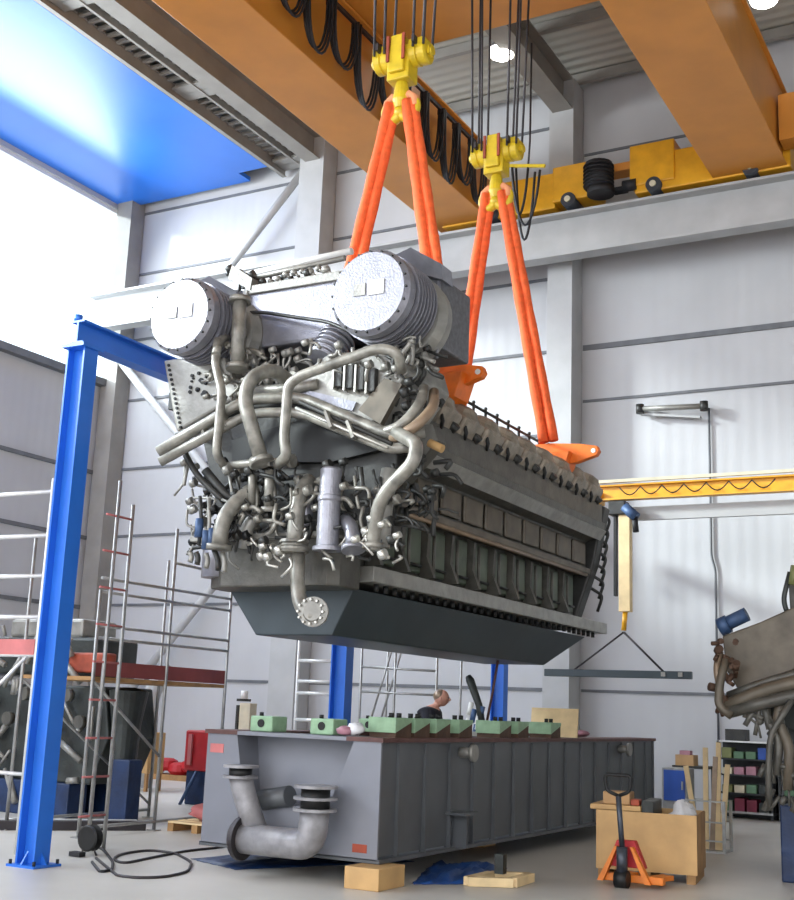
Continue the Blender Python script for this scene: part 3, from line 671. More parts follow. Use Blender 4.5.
# wedge chocks on the base
def wedge(x, y, sx, w=.24, h=.2):
    z = BZ1+.016
    o = MB().prism([(x-sx*.16, y, z), (x+sx*.13, y, z), (x+sx*.13, y, z+.03), (x+sx*.13, y, z+.03), (x-sx*.02, y, z+h), (x-sx*.16, y, z+h)], (0, w, 0))
    return o
lab = ['first green wedge chock along the near-side rail, nearest the camera', 'second green wedge chock along the near-side rail', 'third green wedge chock along the near-side rail', 'fourth green wedge chock, just left of the clear gap in the row', 'fifth green wedge chock, just right of the gap below the blue post', 'sixth green wedge chock, in front of the far blue post', 'seventh green wedge chock, last one beside the plywood sheet']
ysr = [11.48, 11.92, 12.44, 13.04, 14.22, 14.8, 15.97]
def chock(x, y, w, h, label, grp=None):
    z = BZ1+.016
    t = thing('wedge_chock', (x, y, z), label, 'chock', grp)
    # body with sloped underside towards the far end
    MB().prism([(x-.17, y, z+.05), (x-.17, y+w, z+h*.8), (x-.17, y+w, z+h), (x-.17, y, z+h)], (.34, 0, 0)).build('green_top', M['chock'], t, .004)
    MB().prism([(x-.16, y+.02, z), (x-.16, y+w, z), (x-.16, y+w, z+h*.8), (x-.16, y+.02, z+.05)], (.32, 0, 0)).build('rusty_foot', M['rust'], t)
    for k in (.3, .75): MB().cyl((x+.05, y+w*k, z+h), (x+.05, y+w*k, z+h+.05), .03, n=8).build('bolt', M['bolt'], t)
for y, l in zip(ysr, lab): chock(BX1-.19, y, .38, .21, l)
labl = ['green machined block at the left front corner of the base', 'green machined block with white rim, left of the blue post', 'green machined block just right of the middle blue post', 'green block low behind the near-side wedges']
for (px, l) in zip((252, 312, 358, 380), labl):
    p = at(px, 735, z=BZ1)
    x, y = (p.x, p.y) if px < 340 else (BX0+.25, at(px, 735, x=BX0+.25).y)
    if px < 340: x, y = p.x, BY0+.1+(.0 if px > 300 else .0)
    x = at(px, 735, y=BY0+.15).x if px < 340 else x
    t = thing('machined_block', (x, y, BZ1+.016), l, 'block')
    z = BZ1+.016
    MB().box(x-.0, y, z, x+.3, y+.3, z+.17).build('block_body', M['chock'], t, .015)
    MB().cyl((x+.15, y-.01, z+.09), (x+.15, y+.02, z+.09), .045, n=14).build('bore', M['bolt'], t)
    MB().cyl((x+.08, y+.1, z+.17), (x+.08, y+.1, z+.21), .025, n=8).build('bolt', M['bolt'], t)
# rags and small stuff on the base
def blob(name, c, s, m, label, cat, seed=0):
    random.seed(seed); mb = MB(); mb.sphere(c+V((0, 0, s[2])), 1, 12, 8, s)
    mb.v = [(v[0]+random.uniform(-.15, .15)*s[0], v[1]+random.uniform(-.15, .15)*s[1], max(c.z, v[2]+random.uniform(-.1, .15)*s[2])) for v in mb.v]
    return tag(mb.build(name, M[m]), label, cat)
blob('cleaning_rag', at(345, 738, y=11.2), (.1, .08, .05), 'pink', 'crumpled pink rag on the front edge of the base', 'rag', 3).location.z = BZ1+.02
blob('plastic_bag', at(355, 736, y=11.25), (.1, .08, .07), 'plastic', 'pale crumpled plastic bag on the base front beside the pink rag', 'bag', 4).location.z = BZ1+.02
blob('cleaning_rag', V((-6.6, 17.9, BZ1+.02)), (.14, .12, .05), 'pink', 'pinkish rag lying on the base rail right of the plywood sheet', 'rag', 5)
py_ = 16.9
a = at(530, 739, y=py_); b = at(577, 709, y=py_)
tag(MB().prism([(a.x, py_, BZ1+.02), (b.x, py_, BZ1+.02), (b.x, py_+.05, b.z), (a.x, py_+.05, b.z)], (0, .03, 0)).build('plywood_sheet', M['woodl']), 'pale plywood sheet standing upright on the base', 'plywood')
fx = thing('assembly_fixture', (-7.2, 15.6, BZ1), 'tall dark tool arm with pale fittings standing upright on the base', 'tool')
q = [at(x, y, y=15.6) for x, y in ((484, 728), (479, 705), (470, 680), (468, 676))]; q0 = V((q[0].x, 15.6, BZ1+.02))
MB().tube([q0, q[1], q[2], q[3]], [.05, .05, .06, .04], 10).build('arm', M['dark'], fx)
MB().box(q0.x-.3, 15.45, BZ1-.0, q0.x+.12, 15.75, BZ1+.06).build('foot_plate', M['engl'], fx)
for k, (x, y) in enumerate([(472, 715), (476, 722), (480, 712), (469, 708), (474, 730), (466, 724)]):
    c = at(x, y, y=15.6); MB().tube([c+V((0, 0, -.1)), c+V((.04, 0, .08))], .04, 8).build('fitting', M['white' if k % 2 else 'cool'], fx)
MB().tube([at(486, 726, y=15.8), at(493, 690, y=15.8), at(498, 660, y=15.8)], .018, 6).build('tall_rod', M['flange'], fx)

# blocks and sheets under the base
def wblock(x0, y0, x1, y1, z, l): tag(MB().box(x0, y0, 0, x1, y1, z).build('wooden_block', M['wood'], None, .01), l, 'wooden block')
p = at(357, 890, z=0); wblock(-6.5, 10.85, -6.1, 11.4, .215, 'square timber block under the front right corner of the base')
wblock(-8.3, 12.4, -7.95, 12.8, .215, 'timber block in shadow under the front left corner of the base')
wblock(-6.6, 19.9, -6.25, 20.4, .215, 'timber block in shadow under the far end of the base')
wblock(-7.4, 15.4, -7.05, 15.8, .215, 'timber block in shadow under the middle of the base')
def sheet(name, pts, z, m, label, cat, seed):
    random.seed(seed); mb = MB(); n = 14; P = [V(p) for p in pts]; vs = []
    for i in range(n+1):
        for j in range(n+1):
            u, v = i/n, j/n; q = P[0]*(1-u)*(1-v)+P[1]*u*(1-v)+P[2]*u*v+P[3]*(1-u)*v
            e = min(u, v, 1-u, 1-v)
            vs.append((q.x+random.uniform(-.02, .02), q.y+random.uniform(-.02, .02), (.008+random.random()*z*min(1, e*6))))
    fs = [(i*(n+1)+j, (i+1)*(n+1)+j, (i+1)*(n+1)+j+1, i*(n+1)+j+1) for i in range(n) for j in range(n)]
    mb.add(vs, fs, True); o = mb.build(name, M[m]); o.modifiers.new('t', 'SOLIDIFY').thickness = .006
    return tag(o, label, cat)
sheet('tarpaulin', [(-8.95, 11.5, 0), (-8.05, 11.15, 0), (-7.0, 13.3, 0), (-8.4, 13.8, 0)], .05, 'tarp', 'dark blue tarpaulin on the floor under the left front of the base', 'tarpaulin', 1)
sheet('tarpaulin', [(-6.1, 11.55, 0), (-5.62, 12.1, 0), (-5.9, 13.6, 0), (-6.75, 13.3, 0)], .1, 'tarpb', 'brighter blue tarpaulin heaped on the floor right of the timber block', 'tarpaulin', 2)
wf = thing('timber_tray', (-5.3, 12.4, 0), 'low pale timber frame lying flat on the floor beside the blue tarpaulin', 'frame')
for a, b in (((-5.62, 11.9), (-5.22, 12.15)), ((-5.62, 12.5), (-5.25, 12.7)), ((-5.62, 11.9), (-5.62, 12.5)), ((-5.22, 12.15), (-5.25, 12.7))):
    MB().bar((a[0], a[1], .05), (b[0], b[1], .05), .1, .09).build('frame_board', M['woodl'], wf)
MB().box(-5.5, 12.3, .1, -5.4, 12.4, .3).build('upright_stub', M['dark'], wf)

# ================================================================== BLUE POSTS
def post(x, y, label, grp):
    t = thing('crane_post', (x, y, 0), label, 'post', grp)
    MB().box(x-.2, y-.2, 0, x+.2, y+.2, .025).build('base_plate', M['blue'], t)
    g = MB()
    for sx, sy in ((1, 0), (-1, 0), (0, 1), (0, -1)):
        g.prism([(x+sx*.1-.01*abs(sy), y+sy*.1-.01*abs(sx), .025), (x+sx*.19-.01*abs(sy), y+sy*.19-.01*abs(sx), .025), (x+sx*.1-.01*abs(sy), y+sy*.1-.01*abs(sx), .16)], (.02*abs(sy), .02*abs(sx), 0))
    each(g, 'foot_gusset', M['blue'], t)
    for sx in (-1, 1):
        for sy in (-1, 1): MB().cyl((x+sx*.17, y+sy*.17, .02), (x+sx*.17, y+sy*.17, .07), .018, n=6).build('anchor_bolt', M['bolt'], t)
    # H column: two flanges facing the camera side, web between
    MB().box(x-.165, y-.11, .02, x-.14, y+.11, 5.75).box(x+.085, y-.11, .02, x+.11, y+.11, 5.75).box(x-.14, y-.012, .02, x+.085, y+.012, 5.75).build('column_shaft', M['blue'], t)
    MB().box(x-.2, y-.17, 5.72, x+.14, y+.17, 5.76).build('top_plate', M['blue'], t)
    MB().ibeam((x, y-.15, 5.9), (x, y+1.75, 5.9), .2, .28, .025).build('cantilever_beam', M['blue'], t)
    MB().tube([(x-.05, y-.1, 6.04), (x-.05, y-.1, 6.12)], .05, 8).build('top_stub', M['blue'], t)
    MB().box(x-.1, y+1.75, 5.76, x+.1, y+1.775, 6.04).build('end_plate', M['blue'], t)
    e = MB().cyl((x, y+1.68, 5.76), (x, y+1.68, 5.5), .04, n=10).box(x-.05, y+1.6, 5.4, x+.05, y+1.75, 5.62).build('hoist_trolley', M['bolt'], t)
post(-9.74, 9.84, 'blue steel post in the left foreground with a short beam on top', None)
post(-9.74, 15.95, 'blue steel post standing behind the base below the engine middle', None)
post(-9.74, 21.9, 'farthest blue steel post, seen below the far end of the engine', None)

# ================================================================== WORKER
def skinned(name, verts, edges, radii, m, parent, sub=2):
    me = bpy.data.meshes.new(name); o = bpy.data.objects.new(name, me); C.objects.link(o); o.parent = parent
    me.from_pydata(verts, edges, []); me.update()
    o.modifiers.new('skin', 'SKIN')
    for i, r in enumerate(radii):
        d = me.skin_vertices[0].data[i]; d.radius = (r, r) if not isinstance(r, tuple) else r; d.use_root = (i == 0)
    s = o.modifiers.new('sub', 'SUBSURF'); s.levels = sub; s.render_levels = sub; me.materials.append(m)
    for p in me.polygons: p.use_smooth = True
    return o
hp = at(423, 689, y=17.6)
DK = hp.z-1.83
dk = thing('step_platform', (hp.x, 17.6, 0), 'low wooden work platform behind the base, under the worker', 'platform')
MB().box(hp.x-.6, 16.8, DK-.06, hp.x+.15, 18.1, DK).build('deck', M['woodd'], dk)
for sx in (-.5, .08):
    for y in (16.9, 18.0): MB().box(hp.x+sx-.05, y-.05, 0, hp.x+sx+.05, y+.05, DK-.06).build('leg', M['woodd'], dk)
W = thing('person', (hp.x, 17.6, DK), 'person in a dark jacket with cropped hair, leaning over behind the base', 'person')
W.rotation_euler = (0, 0, radians(-75)); W.scale = (1.18, 1.18, 1.06)
hd = [(0, 0, .95), (0, .0, 1.12), (.0, .07, 1.28), (.0, .13, 1.38), (.0, .2, 1.48), (.0, .24, 1.55),
      (.2, .13, 1.37), (.26, .17, 1.13), (.2, .33, 1.03), (.18, .42, 1.02), (-.2, .13, 1.37), (-.26, .17, 1.13), (-.2, .33, 1.03), (-.18, .42, 1.02),
      (.1, 0, .9), (.11, .04, .5), (.11, 0, .09), (.11, .16, .04), (-.1, 0, .9), (-.11, .04, .5), (-.11, 0, .09), (-.11, .16, .04)]
ed = [(0, 1), (1, 2), (2, 3), (3, 4), (4, 5), (3, 6), (6, 7), (7, 8), (8, 9), (3, 10), (10, 11), (11, 12), (12, 13), (0, 14), (14, 15), (15, 16), (16, 17), (0, 18), (18, 19), (19, 20), (20, 21)]
rr_ = [.15, .15, .16, .13, .06, .07, .07, .05, .04, .035, .07, .05, .04, .035, .1, .065, .05, .045, .1, .065, .05, .045]
skinned('body', hd, ed, rr_, M['skin'], W)
skinned('jacket', [hd[i] for i in (0, 1, 2, 3, 6, 7, 8, 10, 11, 12)]+[(0, .165, 1.43)], [(0, 1), (1, 2), (2, 3), (3, 4), (4, 5), (5, 6), (3, 7), (7, 8), (8, 9), (3, 10)], [.19, .19, .2, .18, .115, .09, .065, .115, .09, .065, .085], M['cloth'], W)
skinned('trousers', [hd[i] for i in (0, 14, 15, 16, 18, 19, 20)], [(0, 1), (1, 2), (2, 3), (0, 4), (4, 5), (5, 6)], [.17, .12, .08, .07, .12, .08, .07], M['tarp'], W)
def local(mb, name, m):
    me = bpy.data.meshes.new(name); o = bpy.data.objects.new(name, me); C.objects.link(o); o.parent = W
    me.from_pydata(mb.v, [], mb.f); me.update(); me.polygons.foreach_set('use_smooth', mb.sm); me.materials.append(m); return o
h = MB().sphere((0, .27, 1.6), .105, 20, 14, (.8, 1.0, 1.2)); h.sphere((0, .378, 1.58), .02, 8, 6, (.8, 1, 1.3))
for s in (-1, 1): h.sphere((s*.085, .27, 1.59), .024, 8, 6, (.4, .8, 1.2))
local(h, 'head', M['skin'])
local(MB().sphere((0, .245, 1.63), .104, 18, 10, (.82, .93, 1.0)), 'hair', M['pipeb'])
ey = MB()
for s in (-1, 1): ey.sphere((s*.032, .365, 1.605), .01, 8, 6)
local(ey, 'eyes', M['bolt']); local(MB().cbox((0, .368, 1.54), (.045, .012, .008)), 'mouth', M['pink'])
for s in (-1, 1):
    hn = MB().sphere((s*.175, .47, 1.01), .045, 10, 8, (.9, 1.1, .5))
    for k in range(4):
        x = s*.175-.033+.022*k; l = (.06, .075, .07, .055)[k]
        hn.tube([(x, .5, 1.01), (x, .5+l*.6, 1.0), (x, .5+l, .98)], [.01, .009, .007], 7)
    hn.tube([(s*.135, .46, 1.01), (s*.115, .5, 1.0), (s*.12, .53, .99)], [.012, .01, .008], 7)
    local(hn, 'hand', M['skin'])

# ================================================================== LEFT SIDE: scaffolds and machine
def T(mb, a, b, r=.024): return mb.tube([a, b], r, 8)
def scaffold(label, posts, rails, boards, mt='galv', diag=()):
    c = V((sum(p[0] for p in posts)/len(posts), sum(p[1] for p in posts)/len(posts), 0))
    t = thing('scaffold', c, label, 'scaffolding')
    for x, y, z in posts:
        MB().tube([(x, y, 0), (x, y, z)], .025, 8).build('upright_tube', M[mt], t)
        MB().box(x-.07, y-.07, 0, x+.07, y+.07, .012).build('base_plate', M[mt], t)
    for a, b in rails: MB().tube([a, b], .022, 8).build('guard_rail', M[mt], t)
    for a, b in diag: MB().tube([a, b], .02, 8).build('diagonal_brace', M[mt], t)
    for (x0, y0, z0, x1, y1, z1, m) in boards: MB().box(x0, y0, z0, x1, y1, z1).build('toe_board' if z1-z0 > .1 else 'deck_board', M[m], t)
    return t
sx0 = -11.3
pf = at(100, 655, x=sx0); pb = at(228, 672, x=sx0)
Yb = at(231, 600, x=sx0).y; Ym = at(172, 600, x=sx0).y; Yf = at(100, 600, x=sx0).y
top = 4.2
scaffold('scaffold platform with red toe board behind the left blue post', [(sx0, Yf, 3.2), (sx0, Ym, 4.25), (sx0, Yb, 4.0), (sx0-1.3, Yf, 4.0), (sx0-1.3, Yb, 4.0)],
    [((sx0, Yf, z), (sx0, Yb, z)) for z in (3.36, 3.18, 2.72, 2.56)]+[((sx0, Ym, 3.75), (sx0, Yb, 3.72))]+[((sx0, Yf, .12), (sx0, Yb, .12)), ((sx0-1.3, Yf, .12), (sx0-1.3, Yb, .12))],
    [(sx0-.03, Yf, 2.06, sx0, Yb, 2.26, 'toe'), (sx0-1.3, Yf, 2.0, sx0, Yb, 2.05, 'woodd')], 'galv', [((sx0, Yf, 2.0), (sx0, Ym, 1.0)), ((sx0-1.3, Yb, 0.2), (sx0-1.3, Yf, 2.0))])
# near ladder frame standard pair
nx = -10.25
lt = thing('scaffold_tower', (nx, 11.1, 0), 'tall slim twin-tube scaffold ladder just right of the left blue post', 'scaffolding')
for (a, b) in (((90, 852), (118, 480)), ((104, 835), (134, 505))):
    A = at(*a, z=0.05) if False else at(a[0], a[1], x=nx); Bq = at(b[0], b[1], x=nx)
    MB().tube([(nx, (A.y+Bq.y)/2, .0), (nx, (A.y+Bq.y)/2, Bq.z)], .025, 8).build('upright_tube', M['galv'], lt)
for k in range(9): MB().tube([(nx, 11.0, .4+k*.45), (nx, 11.45, .4+k*.45)], .015, 6).build('rung', M['pinkw'], lt)
# bright rungs scaffold left of the post
ls = thing('scaffold_ladder_frame', (-11.2, 10.8, 0), 'bright aluminium scaffold frame with wide rungs left of the blue post', 'scaffolding')
yL = 10.4
xR = at(42, 600, y=yL).x; xL = xR-1.6
for x in (xR, xL): MB().tube([(x, yL, 0), (x, yL, 4.35)], .028, 8).build('upright_tube', M['galvl'], ls)
for py0 in (493, 536, 576, 617, 655): 
    z = at(30, py0, y=yL).z; MB().tube([(xL, yL, z), (xR, yL, z)], .026, 8).build('rung', M['galvl'], ls)
for py0 in (774,): 
    z = at(20, py0, y=yL).z; MB().tube([(xL, yL, z), (xR, yL, z)], .022, 8).build('rung', M['galvl'], ls)
z = at(20, 647, y=yL).z; MB().box(xL, yL-.03, z-.09, xR-.02, yL-.005, z+.09).build('toe_board', M['pinkw'], ls)
MB().tube([(xL, yL, 1.0), (xR, yL, 2.35)], .02, 8).build('diagonal_brace', M['galvl'], ls)
# behind: mid tower with ladder rungs, and guard rails
y2 = 17.6
mt = thing('scaffold_tower', (-11.3, y2, 0), 'scaffold tower with pale rungs seen left of the middle blue post', 'scaffolding')
xa_ = at(297, 690, y=y2).x; xb_ = at(333, 690, y=y2).x
for x in (xa_, xb_):
    MB().tube([(x, y2, 0), (x, y2, 3.2)], .03, 8).build('upright_tube', M['galvl'], mt)
for z in (.6, 1.1, 1.55, 2.0, 2.2, 2.55, 3.0): MB().tube([(xa_, y2, z), (xb_, y2, z)], .03, 8).build('rung', M['galvl'], mt)
y3 = 19.5
p1 = at(360, 700, y=y3).x; p2 = at(394, 700, y=y3).x; p3 = at(436, 700, y=y3).x
scaffold('scaffold guard rails with crossed braces behind the middle blue post', [(p1, y3, 3.3), (p2, y3, 3.3), (p3, y3, 3.3), (p1, y3+1, 3.3), (p3, y3+1, 3.3)],
    [((p1, y3, at(380, 667, y=y3).z), (p3, y3, at(430, 671, y=y3).z)), ((p1, y3, at(380, 692, y=y3).z), (p3, y3, at(430, 695, y=y3).z)), ((p1, y3+1, 3.1), (p3, y3+1, 3.1)), ((p1, y3+1, .15), (p3, y3+1, .15))], [],
    'galv', [(at(370, 722, y=y3), at(392, 650, y=y3)), (at(380, 722, y=y3), at(402, 650, y=y3))])
# dark machine under / behind the left scaffold
dm = thing('covered_engine', (-13.6, 14.6, 0), 'dark half-built engine behind the left scaffold, partly hidden', 'engine')
MB().prism([(-15.6, 14.0, .5), (-12.9, 14.0, .5), (-12.6, 14.0, 1.2), (-12.75, 14.0, 1.95), (-15.6, 14.0, 1.95)], (0, 1.1, 0)).build('engine_block', M['dark'], dm, .03)
MB().box(-15.4, 14.2, 2.1, -13.2, 15.2, 2.7).build('upper_casing', M['dark'], dm, .05)
MB().box(-15.2, 14.3, 2.7, -13.6, 15.1, 3.0).build('cover', M['engl'], dm, .05)
MB().box(-13.5, 13.95, 2.15, -12.75, 14.2, 2.45).build('red_cover', M['dred'], dm, .03)
for y_ in (13.9, 14.75): MB().box(-15.5, y_, 0, -13.2, y_+.4, .5).build('stand', M['tarp'], dm, .02)
random.seed(3); mb = MB()
for k in range(40):
    a = V((random.uniform(-15.5, -12.8), 13.9, random.uniform(.5, 2.7))); b = a+V((random.uniform(-.4, .4), -.05, random.uniform(-.5, .3)))
    mb.tube([a, b], random.choice([.02, .03, .05]), 7)
each(mb, 'small_line', M['engl'], dm)
mb = MB()
for k in range(9):
    a = V((-15.4+k*.3, 13.85, 1.5+.3*sin(k*2))); mb.cyl(a, a+V((0, -.1, 0)), .1, n=14)
each(mb, 'pipe_cover', M['eng'], dm)
MB().lathe((-12.45, 14.2, .9), (0, 0, 1), [(0, .2), (.5, .22), (1.0, .3), (1.05, .1)], 20).build('exhaust_bend', M['dark'], dm)
MB().box(-12.55, 14.0, 0.0, -12.15, 14.3, .9).build('front_leg', M['tarp'], dm, .02)
# white pipe-like duct on wall by the machine
tag(MB().tube(smooth_path([at(148, 745, y=20), at(150, 700, y=20), at(158, 680, y=20), at(170, 672, y=20)], .2), .18, 14).cyl(V((at(148, 745, y=20).x, 20, 0)), at(148, 745, y=20), .12, n=12).build('air_duct', M['steelw']), 'pale bent air duct standing behind the left scaffold', 'duct')
# floor level stuff, left
def rail(a, b, w, h, l, m='steelg'):
    tag(MB().bar(V(a)+V((0, 0, h/2)), V(b)+V((0, 0, h/2)), w, h).build('steel_bar', M[m], None, .005), l, 'steel bar')
rail((-12.9, 11.8, 0), (-11.4, 13.57, 0), .16, .12, 'dark steel bar lying on the floor below the left scaffold, nearest', 'rope')
rail((-13.2, 12.1, 0), (-11.75, 13.8, 0), .1, .1, 'pale steel bar lying on the floor behind the dark bar', 'galvl')
# cable reel and hose
rl = thing('cable_reel', at(88, 852, z=0), 'small dark cable reel standing at the foot of the scaffold ladder', 'cable reel')
c = at(90, 838, y=at(90, 855, z=0).y)
MB().lathe(c+V((0, -.06, 0)), (0, 1, 0), [(0, .13), (.015, .15), (.03, .07), (.1, .07), (.115, .15), (.13, .13)], 24).build('drum', M['bolt'], rl)
MB().tube([V((c.x-.12, c.y, .0)), c+V((0, 0, .0)), V((c.x+.12, c.y, 0))], .012, 6).build('reel_stand', M['rope'], rl)
MB().cbox((c.x+.03, c.y-.22, .03), (.16, .1, .05)).build('socket_box', M['black'], rl)
random.seed(5)
P = [at(x, y, z=.012) for x, y in ((96, 858), (108, 868), (118, 876), (140, 878), (165, 877), (188, 872), (192, 862), (175, 853), (150, 850), (125, 853), (112, 858), (122, 864), (150, 858), (185, 851), (215, 848), (228, 846))]
tag(MB().tube(smooth_path(P, .25, 6), .016, 8).build('floor_cable', M['rope']), 'dark cable curling across the floor from the reel to the base', 'cable')
P = [at(x, y, z=.012) for x, y in ((92, 862), (100, 872), (112, 870), (113, 862), (104, 850), (96, 846))]
tag(MB().tube(smooth_path(P, .2, 6), .016, 8).build('floor_cable', M['black']), 'short black cable coil beside the small reel', 'cable')
# wooden box, red things
def crate(x, y, w, d, h, name, m, label, cat):
    return tag(MB().box(x, y, 0, x+w, y+d, h).build(name, M[m], None, .02), label, cat)
c = at(122, 790, z=0); cb = thing('wooden_cabinet', (c.x, c.y, 0), 'small yellowish wooden cabinet on legs under the scaffold', 'cabinet')
MB().box(c.x-.1, c.y, .35, c.x+.6, c.y+.5, 1.15).build('body', M['wood'], cb, .01)
MB().box(c.x-.06, c.y-.02, .4, c.x+.24, c.y, 1.1).build('door', M['wood'], cb, .01)
for dx in (-.06, .56):
    for dy in (.05, .45): MB().box(c.x+dx-.03, c.y+dy-.03, 0, c.x+dx+.03, c.y+dy+.03, .35).build('leg', M['woodd'], cb)
c = at(140, 778, z=0)
rd = thing('hose_heap', (c.x, c.y, 0), 'heap of red hose on a low bench by the back wall, left', 'hose')
MB().box(c.x-.1, c.y, 0.0, c.x+1.6, c.y+.6, .12).build('bench_top', M['woodd'], rd)
for k in range(4): MB().lathe((c.x+.15+k*.38, c.y+.3, .12+.08*(k % 2)), (0, 0, 1), [(0, .2), (.08, .27), (.22, .25), (.28, .14)], 16).build('hose_coil', M['red'], rd)
c = at(176, 832, z=0)
rp = thing('pallet', (c.x, c.y, 0), 'wooden pallet with red wrapped bundle beside the left end of the base', 'pallet')
px0, py0 = -11.15, 13.75
for k in range(4): MB().box(px0+.0, py0+k*.22, .11, px0+.95, py0+k*.22+.14, .135).build('deck_board', M['woodl'], rp)
for k in range(3): MB().box(px0+k*.42, py0, 0.0, px0+k*.42+.1, py0+.8, .11).build('bearer', M['woodd'], rp)
blob('wrapped_bundle', V((px0+.5, py0+.4, .137)), (.42, .34, .12), 'pinkw', 'red and white film-wrapped bundle on the pallet left of the base', 'bundle', 8)
y5 = 17.5
a = at(183, 770, y=y5); b = at(206, 728, y=y5)
rm = thing('red_machine', (b.x, y5, 0), 'red machine on a dark blue stand, left of the base frame', 'machine')
MB().box(a.x, y5, a.z, b.x+.8, y5+.7, b.z-.05).build('cabinet', M['red'], rm, .03)
MB().box(a.x+.1, y5-.04, a.z+.1, a.x+.18, y5, b.z-.12).build('handle', M['pinkw'], rm)
MB().box(a.x+.05, y5+.03, 0, b.x+.7, y5+.65, a.z).build('stand', M['tarp'], rm, .02)
MB().tube([(a.x+.1, y5-.15, .0), (a.x+.35, y5-.05, a.z)], .03, 8).build('strut', M['cool'], rm)
# beacon post above base left corner
y6 = 19.0; a = at(243, 733, y=y6); b = at(243, 695, y=y6)
bc = thing('signal_post', (a.x, y6, 0), 'grey post with a small white lamp behind the left corner of the base', 'post')
MB().box(a.x-.2, y6, 0, a.x-.15, y6+.05, at(237, 705, y=y6).z).box(a.x-.2, y6, b.z-.12, a.x+.1, y6+.05, b.z-.07).build('frame', M['engd'], bc)
MB().cyl((a.x, y6-.03, b.z-.07), (a.x, y6-.03, b.z+.08), .07, n=14).build('lamp_cap', M['white'], bc)
MB().box(a.x-.1, y6-.02, .0, a.x+.14, y6+.2, b.z-.15).build('panel', M['cream'], bc)

# ================================================================== RIGHT SIDE
# monorail with hoist
my = 22.0
a = at(597, 489, y=my); zt = a.z
mo = thing('monorail_crane', (-2, my, 6), 'yellow light-crane beam on pale rail running along the back wall, right', 'crane')
xE = at(800, 480, y=my).x+4
zb0 = zt-.28
MB().ibeam((a.x+.02, my, zt-.1), (xE, my, zt-.1), .2, .3, .03).build('yellow_beam', M['yellow'], mo)
MB().box(a.x+.4, my+.2, zt-.62, xE, my+.3, zt-.36).build('pale_rail', M['steelw'], mo)
MB().box(a.x-.05, my-.15, zt+.08, xE, my-.09, zt+.14).build('power_rail', M['cream'], mo)
for k in range(3):
    x = a.x+5.4+k*2.6; MB().box(x, my, zt-.6, x+.08, 25.0-.02, zt-.36).build('wall_bracket', M['steelw'], mo)
fcb = MB()
for k in range(7):
    x = a.x+.5+k*.42; fcb.tube([(x+.42*t/8, my-.14, zt-.02-.16*sin(pi*t/8)) for t in range(9)], .012, 5)
fcb.build('power_cable', M['bolt'], mo)
MB().box(a.x-.12, my-.14, zt-.32, a.x+.12, my+.14, zt-.08).build('end_stop', M['yellow'], mo, .01)
hx = at(621, 508, y=my).x; hz0 = at(621, 612, y=my).z
ho = thing('chain_hoist', (hx, my, hz0), 'small hoist with tall yellowish chain mast hanging from the yellow beam', 'hoist')
MB().box(hx-.22, my-.15, zt-.55, hx+.12, my+.15, zt-.28).build('hoist_body', M['engd'], ho, .02)
MB().cyl((hx+.1, my-.1, zt-.4), (hx+.34, my-.1, zt-.62), .1, n=14).build('hoist_motor', M['cool'], ho)
MB().tube([(hx+.3, my-.1, zt-.6), (hx+.33, my-.1, zt-.9)], .06, 8).build('chain_bag', M['black'], ho)
MB().box(hx-.02, my-.09, hz0, hx+.2, my+.09, zt-.5).build('yellow_mast', M['woodl'], ho, .01)
MB().box(hx-.13, my-.06, hz0+.3, hx-.08, my+.06, zt-.5).build('mast_rail', M['bolt'], ho)
MB().tube([(hx+.08, my, hz0), (hx+.05, my, hz0-.35)], .05, 8).build('hook', M['yellow'], ho)
hk_ = V((hx+.05, my, hz0-.38))
zbm = at(620, 674, y=my).z
sb = thing('spreader_bar', (hx, my, zbm-.05), 'dark steel spreader bar hanging level from the small hoist by two chains', 'spreader bar')
xl = at(545, 672, y=my).x; xr_ = at(692, 676, y=my).x
MB().box(xl, my-.05, zbm-.07, xr_, my+.05, zbm+.07).build('bar', M['pan'], sb, .01)
MB().tube([hk_, V((hx-.95, my, zbm+.05))], .018, 6).build('chain', M['rope'], sb)
MB().tube([hk_, V((at(664, 672, y=my).x, my, zbm+.05))], .022, 6).build('chain', M['rope'], sb)
for x in (at(664, 672, y=my).x, xr_-.2): MB().box(x-.04, my-.07, zbm-.03, x+.04, my-.05, zbm+.05).build('lug', M['engl'], sb)
# wall heater/lamp and conduit
wl = thing('wall_lamp', (-7.1, 24.8, 8.3), 'long tube lamp fixed on the back wall above the yellow beam', 'lamp')
a = at(640, 409, y=24.75); b = at(704, 406, y=24.75)
MB().tube([a, b], .06, 10).build('lamp_tube', M['engl'], wl)
MB().bar(a+V((0, .1, -.1)), b+V((-.1, .1, -.22)), .12, .05).build('reflector', M['steelw'], wl)
for q in (a, b): MB().cyl(q-V((0, 0, .1)), q+V((0, 0, .1)), .09, n=12).tube([q, V((q.x, 24.99, q.z))], .03, 6).build('end_cap', M['engd'], wl)
cx_ = b.x+.05
tag(MB().tube(smooth_path([(cx_, 24.95, b.z), (cx_, 24.95, 5.2), (cx_+.08, 24.95, 4.9), (cx_+.08, 24.95, 1.2)], .1), .025, 6).build('wall_conduit', M['joint']), 'thin grey conduit running down the back wall from the tube lamp', 'conduit')
